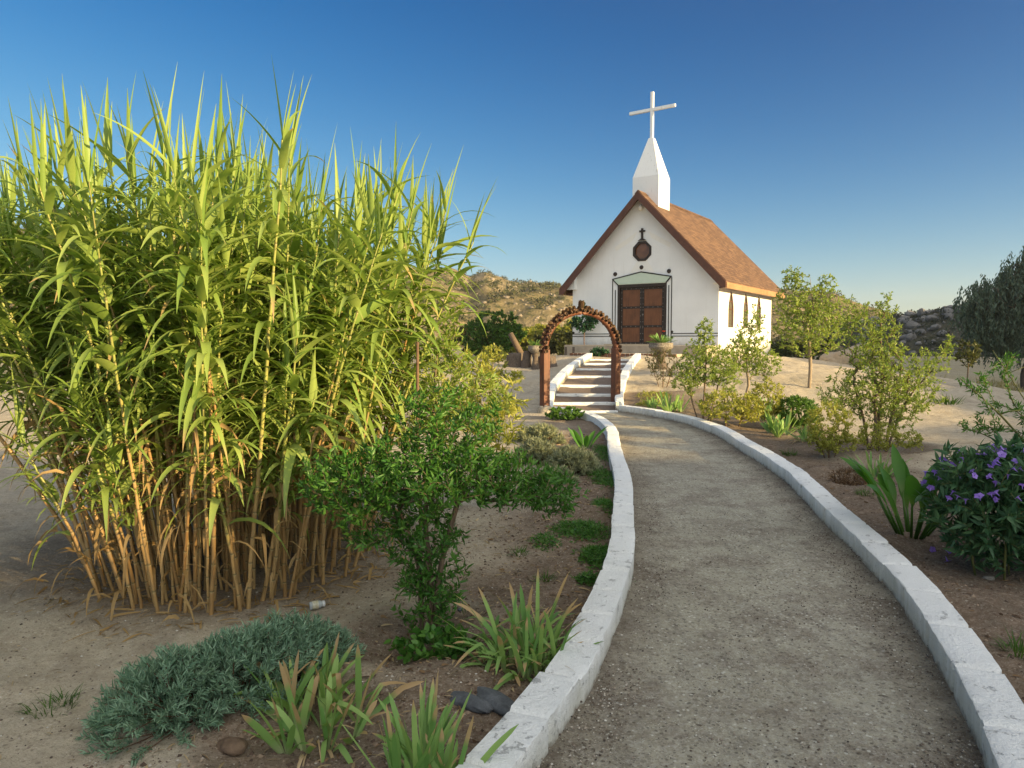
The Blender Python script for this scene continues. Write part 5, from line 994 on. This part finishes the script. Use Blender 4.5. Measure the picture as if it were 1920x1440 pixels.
def stump(label, loc, R, H, seed, lean=(0, 0)):
    t = thing('tree_stump', label, 'stump', loc); a_ = np.linspace(0, 2*np.pi, 20, endpoint=False); V, F = lathe([(R*1.25, -.15), (R*1.05, .08), (R*.95, H*.5), (R*.92, H*.94), (R*.8, H), (0.01, H-.02)], 22)
    V[:, :2] *= (1+.22*fbm(np.arctan2(V[:, 1], V[:, 0])*1.6+9, V[:, 2]*1.2, 3, seed))[:, None]; V[:, 2] += .12*H*fbm(V[:, 0]*5, V[:, 1]*5, 2, seed+1)*(V[:, 2] > H*.5); V[:, 0] += lean[0]*V[:, 2]; b = MB(); b.add(V, F); b.build('stump_body', M['stump'], t, True); return t
stump('dark wide tree stump left of the stone bowl planter', on(.12, 25.4), .32, .48, 3); stump('dark low stump directly behind the left arch post', on(1.22, 24.9), .34, .36, 4); stump('broken dark stump between the wide stump and the planter', on(.50, 24.9), .17, .55, 5, (.1, 0))
lg = MB(); V, F = tube([(0, 0, 0), (-.22, .1, .42), (-.42, .2, .8)], [.12, .11, .10], 10); lg.add(V, F); o = lg.build('log', M['bark'], None, True); o.location = on(.36, 25.7, .35); tag(o, 'grey log leaning on the stumps left of the arch', 'log')
def stone(label, loc, s, mat, seed, name='stone', cat='stone', rz=0, cut=.0):
    V = rocky(ICO4, .42, .9, seed)*np.array(s); o = obj(name, mesh(name, V, [ICF4], mat, None, None, True)); o.location = loc; o.rotation_euler = (0, 0, rz); return tag(o, label, cat)
stone('large pale granite boulder half sunk on the far side of the sandy mound', (15.1, 31.5, float(ground_z(15.1, 31.5))+.25), (1.35, 1.0, .62), M['granite'], 3, 'boulder', 'boulder', -.5)
stone('sunlit block of stone at the left behind the bushes', on(-1.12, 17.6, .08), (.26, .2, .22), M['granite'], 9, rz=.2); stone('long flat sunlit stone in front of the block, left of the sapling', on(-.85, 16.7, .03), (.55, .22, .10), M['granite'], 12)
stone('dark grey flat stone nearest the kerb below the iris', at(932, 1322, .0), (.055, .15, .035), M['slate'], 15, rz=.75); stone('dark grey flat stone left of its twin below the iris', at(882, 1322, .0), (.055, .13, .03), M['slate'], 18, rz=.9)
stone('small pale stone in the soil under the purple flower bush', at(1855, 1087, .008), (.05, .035, .02), M['paleston'], 21); stone('small grey pebble in the soil right of the leafy bush', at(862, 1146, .01), (.016, .014, .012), M['slate'], 24)
stone('brown clod of earth between the lavender and the withered iris', at(435, 1410, .01), (.06, .05, .03), simple('earth_clod', (.10, .065, .042), (.17, .115, .075), 20, 1, .8, 60), 27, 'clod', 'clod')
b = MB(); b.box(-.11, .11, -.014, .014, 0, .014); o = b.build('wood_scrap', simple('grey_weathered_wood', (.28, .27, .25), (.45, .43, .40), 30, .9, .5, 40, stretch=(1, 8, 8)), None, bevel=.004); o.location = at(1880, 1062, .004); o.rotation_euler = (0, .05, -.35); tag(o, 'grey scrap of weathered wood lying under the purple flower bush', 'wood scrap')
# discarded clear jar by the reeds
m, t, bb = newmat('clear_glass_jar'); bb.inputs['Base Color'].default_value = (.75, .80, .80, 1); bb.inputs['Roughness'].default_value = .12; bb.inputs['Transmission Weight'].default_value = .55
jr = thing('discarded_jar', 'small clear jar lying on the sand right of the reed clump', 'jar', at(594, 1143, .028), .5)
b = MB(); V, F = lathe([(0, -.045), (.024, -.045), (.026, -.04), (.026, .02), (.018, .032), (.018, .04)], 20); b.add(V[:, [2, 0, 1]], F); b.build('jar_body', m, jr, True)
b = MB(); V, F = lathe([(.020, .034), (.020, .05), (.0, .05)], 20); b.add(V[:, [2, 0, 1]], F); b.build('jar_lid', simple('white_lid', (.7, .7, .68), rough=.4), jr, True)
b = MB(); V, F = lathe([(.0264, -.03), (.0264, .008)], 20); b.add(V[:, [2, 0, 1]], F); b.build('jar_label', simple('worn_paper_label', (.45, .40, .22), (.62, .6, .5), 60), jr, True)
# ================================================================== ground cover, grass, litter, grit
def cover(name, patches, n, lf, lw, mat, h, seed, per=1):
    r = np.random.default_rng(seed); P = []
    for (x, y, rx_, ry_, w_) in patches:
        m_ = int(n*w_); a = r.uniform(0, 6.28, m_); q = np.sqrt(r.random(m_))*(.6+.6*r.random(m_)); px_, py_ = x+q*rx_*np.cos(a), y+q*ry_*np.sin(a); P.append(np.stack([px_, py_, ground_z(px_, py_)+h*r.random(m_)*np.maximum(.2, 1-q*q)], 1))
    P = np.concatenate(P); D = unit(r.normal(size=P.shape)*np.array([1, 1, .4])+np.array([0, 0, .45])); V, F = leaves(P, D, unit(np.array([0, 0, 1.])+.4*r.normal(size=P.shape)), lf*r.uniform(.6, 1.3, len(P)), lw*r.uniform(.7, 1.3, len(P)), shape='lance')
    return kind(obj(name, mesh(name, V, F, mat, None, None, True)), 'stuff')
cover('ground_cover', [(.72, 5.55, .20, .30, .5), (.62, 6.35, .26, .35, .5), (.83, 4.95, .10, .18, .22), (.55, 5.0, .10, .1, .1), (1.12, 8.7, .18, .9, .5), (1.40, 10.6, .18, .9, .4), (.28, 5.9, .12, .2, .1), (.95, 7.2, .12, .4, .25)], 2400, .055, .011, LM['deep'], .07, 1)
cover('ground_cover', [(3.55, 17.9, .45, .6, .5), (3.3, 17.2, .35, .2, .3)], 900, .09, .02, LM['yellow'], .06, 2)
def tuft(label, loc, seed, n, L, W, rad, mat='grass'):
    r = np.random.default_rng(seed); t = np.sqrt(r.random(n))*rad; a = r.uniform(0, 6.28, n); P = np.stack([t*np.cos(a), t*np.sin(a), 0*a-.01], 1); V, F, tt = blades(P, np.stack([np.cos(a)*.5+r.normal(size=n)*.2, np.sin(a)*.5+r.normal(size=n)*.2, 1+0*a], 1), L*r.uniform(.5, 1.2, n), W, r.uniform(.2, 1.6, n), 5, .3, None, 'reed'); o = obj('grass_tuft', mesh('grass_tuft', V, [F], LM[mat], None, dict(t=tt), True)); o.location = loc; return tag(o, label, 'grass tuft')
tuft('small green grass tuft on the bare soil right of the kerb, nearest the camera', at(1622, 928), 1, 90, .10, .006, .09); tuft('bright grass tuft between the right kerb and the pale iris', at(1480, 854), 2, 90, .13, .008, .10); tuft('sparse grass tuft on the sand left of the lavender', at(95, 1335), 3, 60, .09, .005, .10); tuft('thin grass tuft behind the sparse one left of the lavender', at(122, 1318), 4, 30, .10, .005, .05); tuft('dark grass tuft at the right picture edge behind the kerb', at(1912, 1225), 5, 60, .13, .008, .08)
tuft('little grass tuft in the soil under the ground cover left of the kerb', at(1022, 1088), 6, 50, .09, .007, .06); tuft('grey green tuft on the bare soil above the iris by the kerb', at(975, 1040), 7, 40, .10, .008, .06); tuft('bright grass tuft in the pale sand right of the many stemmed tree', at(1776, 757), 8, 60, .30, .03, .3)
r = np.random.default_rng(5); n = 5200; X = r.uniform(17, 34, n); Y = r.uniform(30, 50, n); ok = (fbm(X*.3, Y*.3, 3, 8) > -.15) & (Y < X*1.9); X, Y = X[ok], Y[ok]; n = len(X); a = r.uniform(0, 6.28, n)
V, F, tt = blades(np.stack([X, Y, ground_z(X, Y)-.02], 1), np.stack([np.cos(a)*.4, np.sin(a)*.4, 1+0*a], 1), r.uniform(.2, .6, n), .05, r.uniform(.3, 1.5, n), 3, .3, None, 'reed'); kind(obj('dry_grass', mesh('dry_grass', V, [F], leafmat('dry_grass_blade', (.22, .20, .07), (.40, .33, .15), trans=.3), None, dict(t=tt), True)), 'stuff')
def litter(name, X, Y, L, W, mat, seed, dz=.006):
    r = np.random.default_rng(seed); n = len(X); a = r.uniform(0, 6.28, n); V, F, tt = blades(np.stack([X, Y, ground_z(X, Y)+dz], 1), np.stack([np.cos(a), np.sin(a), .12+.2*r.random(n)], 1), L*r.uniform(.3, 1.4, n), W*r.uniform(.5, 1.5, n), r.uniform(.3, .8, n), 4, .4, r.normal(size=n)*.5, 'reed'); return kind(obj(name, mesh(name, V, [F], mat, None, dict(t=tt, dry=np.ones(len(tt))), True)), 'stuff')
n = 620; a = r.uniform(0, 6.28, n); q = .7+.42*r.random(n)**1.4; litter('dry_reed_litter', RCX+1.15*q*np.cos(a), RCY+1.4*q*np.sin(a), .17, .014, LM['reedd'], 1)
yy = r.uniform(2.4, 13, 1100); xx = lx(yy)-.25-1.35*r.random(1100)**1.3; litter('dry_leaf_litter', xx, yy, .075, .010, LM['straw'], 2)
yy = r.uniform(2.4, 13, 1100); xx = lx(yy)-.25-1.2*r.random(1100)**1.3; litter('brown_leaf_litter', xx, yy, .05, .014, LM['brownlitter'], 3)
yy = r.uniform(3.5, 15, 1200); xx = rx(yy)+.25+2.2*r.random(1200)**1.2; litter('brown_leaf_litter', xx, yy, .05, .012, LM['brownlitter'], 4)
xx = r.uniform(-4, 0, 500); yy = r.uniform(2.6, 9, 500); litter('dry_leaf_litter', xx, yy, .05, .006, LM['straw'], 5)
OCT = np.array([(1, 0, 0), (-1, 0, 0), (0, 1, 0), (0, -1, 0), (0, 0, .7), (0, 0, -.7)], float); OF = np.array([(0, 2, 4), (2, 1, 4), (1, 3, 4), (3, 0, 4), (2, 0, 5), (1, 2, 5), (3, 1, 5), (0, 3, 5)])
def grit(name, X, Y, Z, S, mat, seed):
    r = np.random.default_rng(seed); n = len(X); a = r.uniform(0, 6.28, n); v = OCT[None]*r.uniform(.6, 1.4, (n, 6, 1))*S[:, None, None]; c, s = np.cos(a)[:, None], np.sin(a)[:, None]; V = np.stack([v[..., 0]*c-v[..., 1]*s+X[:, None], v[..., 0]*s+v[..., 1]*c+Y[:, None], v[..., 2]+Z[:, None]], -1)
    F = (np.arange(n)*6)[:, None, None]+OF[None]; return kind(obj(name, mesh(name, V.reshape(-1, 3), [F.reshape(-1, 3)], mat)), 'stuff')
def gritmat(name, stops):
    m, t, b = newmat(name); g = NG(t); g.l(g.ramp(g.rnd(), stops), b.inputs['Base Color']); b.inputs['Roughness'].default_value = .95; return m
M['grit'] = gritmat('mixed_grit', [(0, (.05, .036, .028)), (.45, (.15, .115, .085)), (.75, (.34, .29, .23)), (1, (.58, .55, .48))]); M['clods'] = gritmat('soil_clods', [(0, (.06, .038, .025)), (.6, (.15, .10, .068)), (1, (.30, .225, .155))])
n = 15000; yy = 2.3*np.exp(r.random(n)*1.75); f = r.random(n); f = np.where(r.random(n) < .45, np.where(r.random(n) < .5, f*.14, 1-f*.14), f); xx = lx(yy)+(rx(yy)-lx(yy))*f
zz_ = .012*fbm(xx*1.6, yy*1.6, 4, 21)+.006*fbm(xx*9, yy*9, 3, 22)+.03*(np.abs(f*2-1)**8); clus = fbm(xx*2, yy*2, 3, 33)+.35*(np.abs(f*2-1) > .7); ok = clus > r.uniform(-.2, .45, n); xx, yy, zz_ = xx[ok], yy[ok], zz_[ok]
grit('path_grit', xx, yy, zz_, .0022+.0055*r.random(len(xx))**2.5, M['grit'], 1)
n = 9000; yy = 2.3*np.exp(r.random(n)*1.6); xx = np.where(r.random(n) < .5, lx(yy)-.22-1.6*r.random(n)**1.2, rx(yy)+.22+2.2*r.random(n)); grit('soil_clods', xx, yy, ground_z(xx, yy)+.001, .003+.013*r.random(n)**3, M['clods'], 2)
n = 7000; yy = 2.5*np.exp(r.random(n)*1.3); xx = lx(yy)-.5-3.5*r.random(n); grit('sand_pebbles', xx, yy, ground_z(xx, yy)+.001, .002+.007*r.random(n)**3, M['grit'], 3)
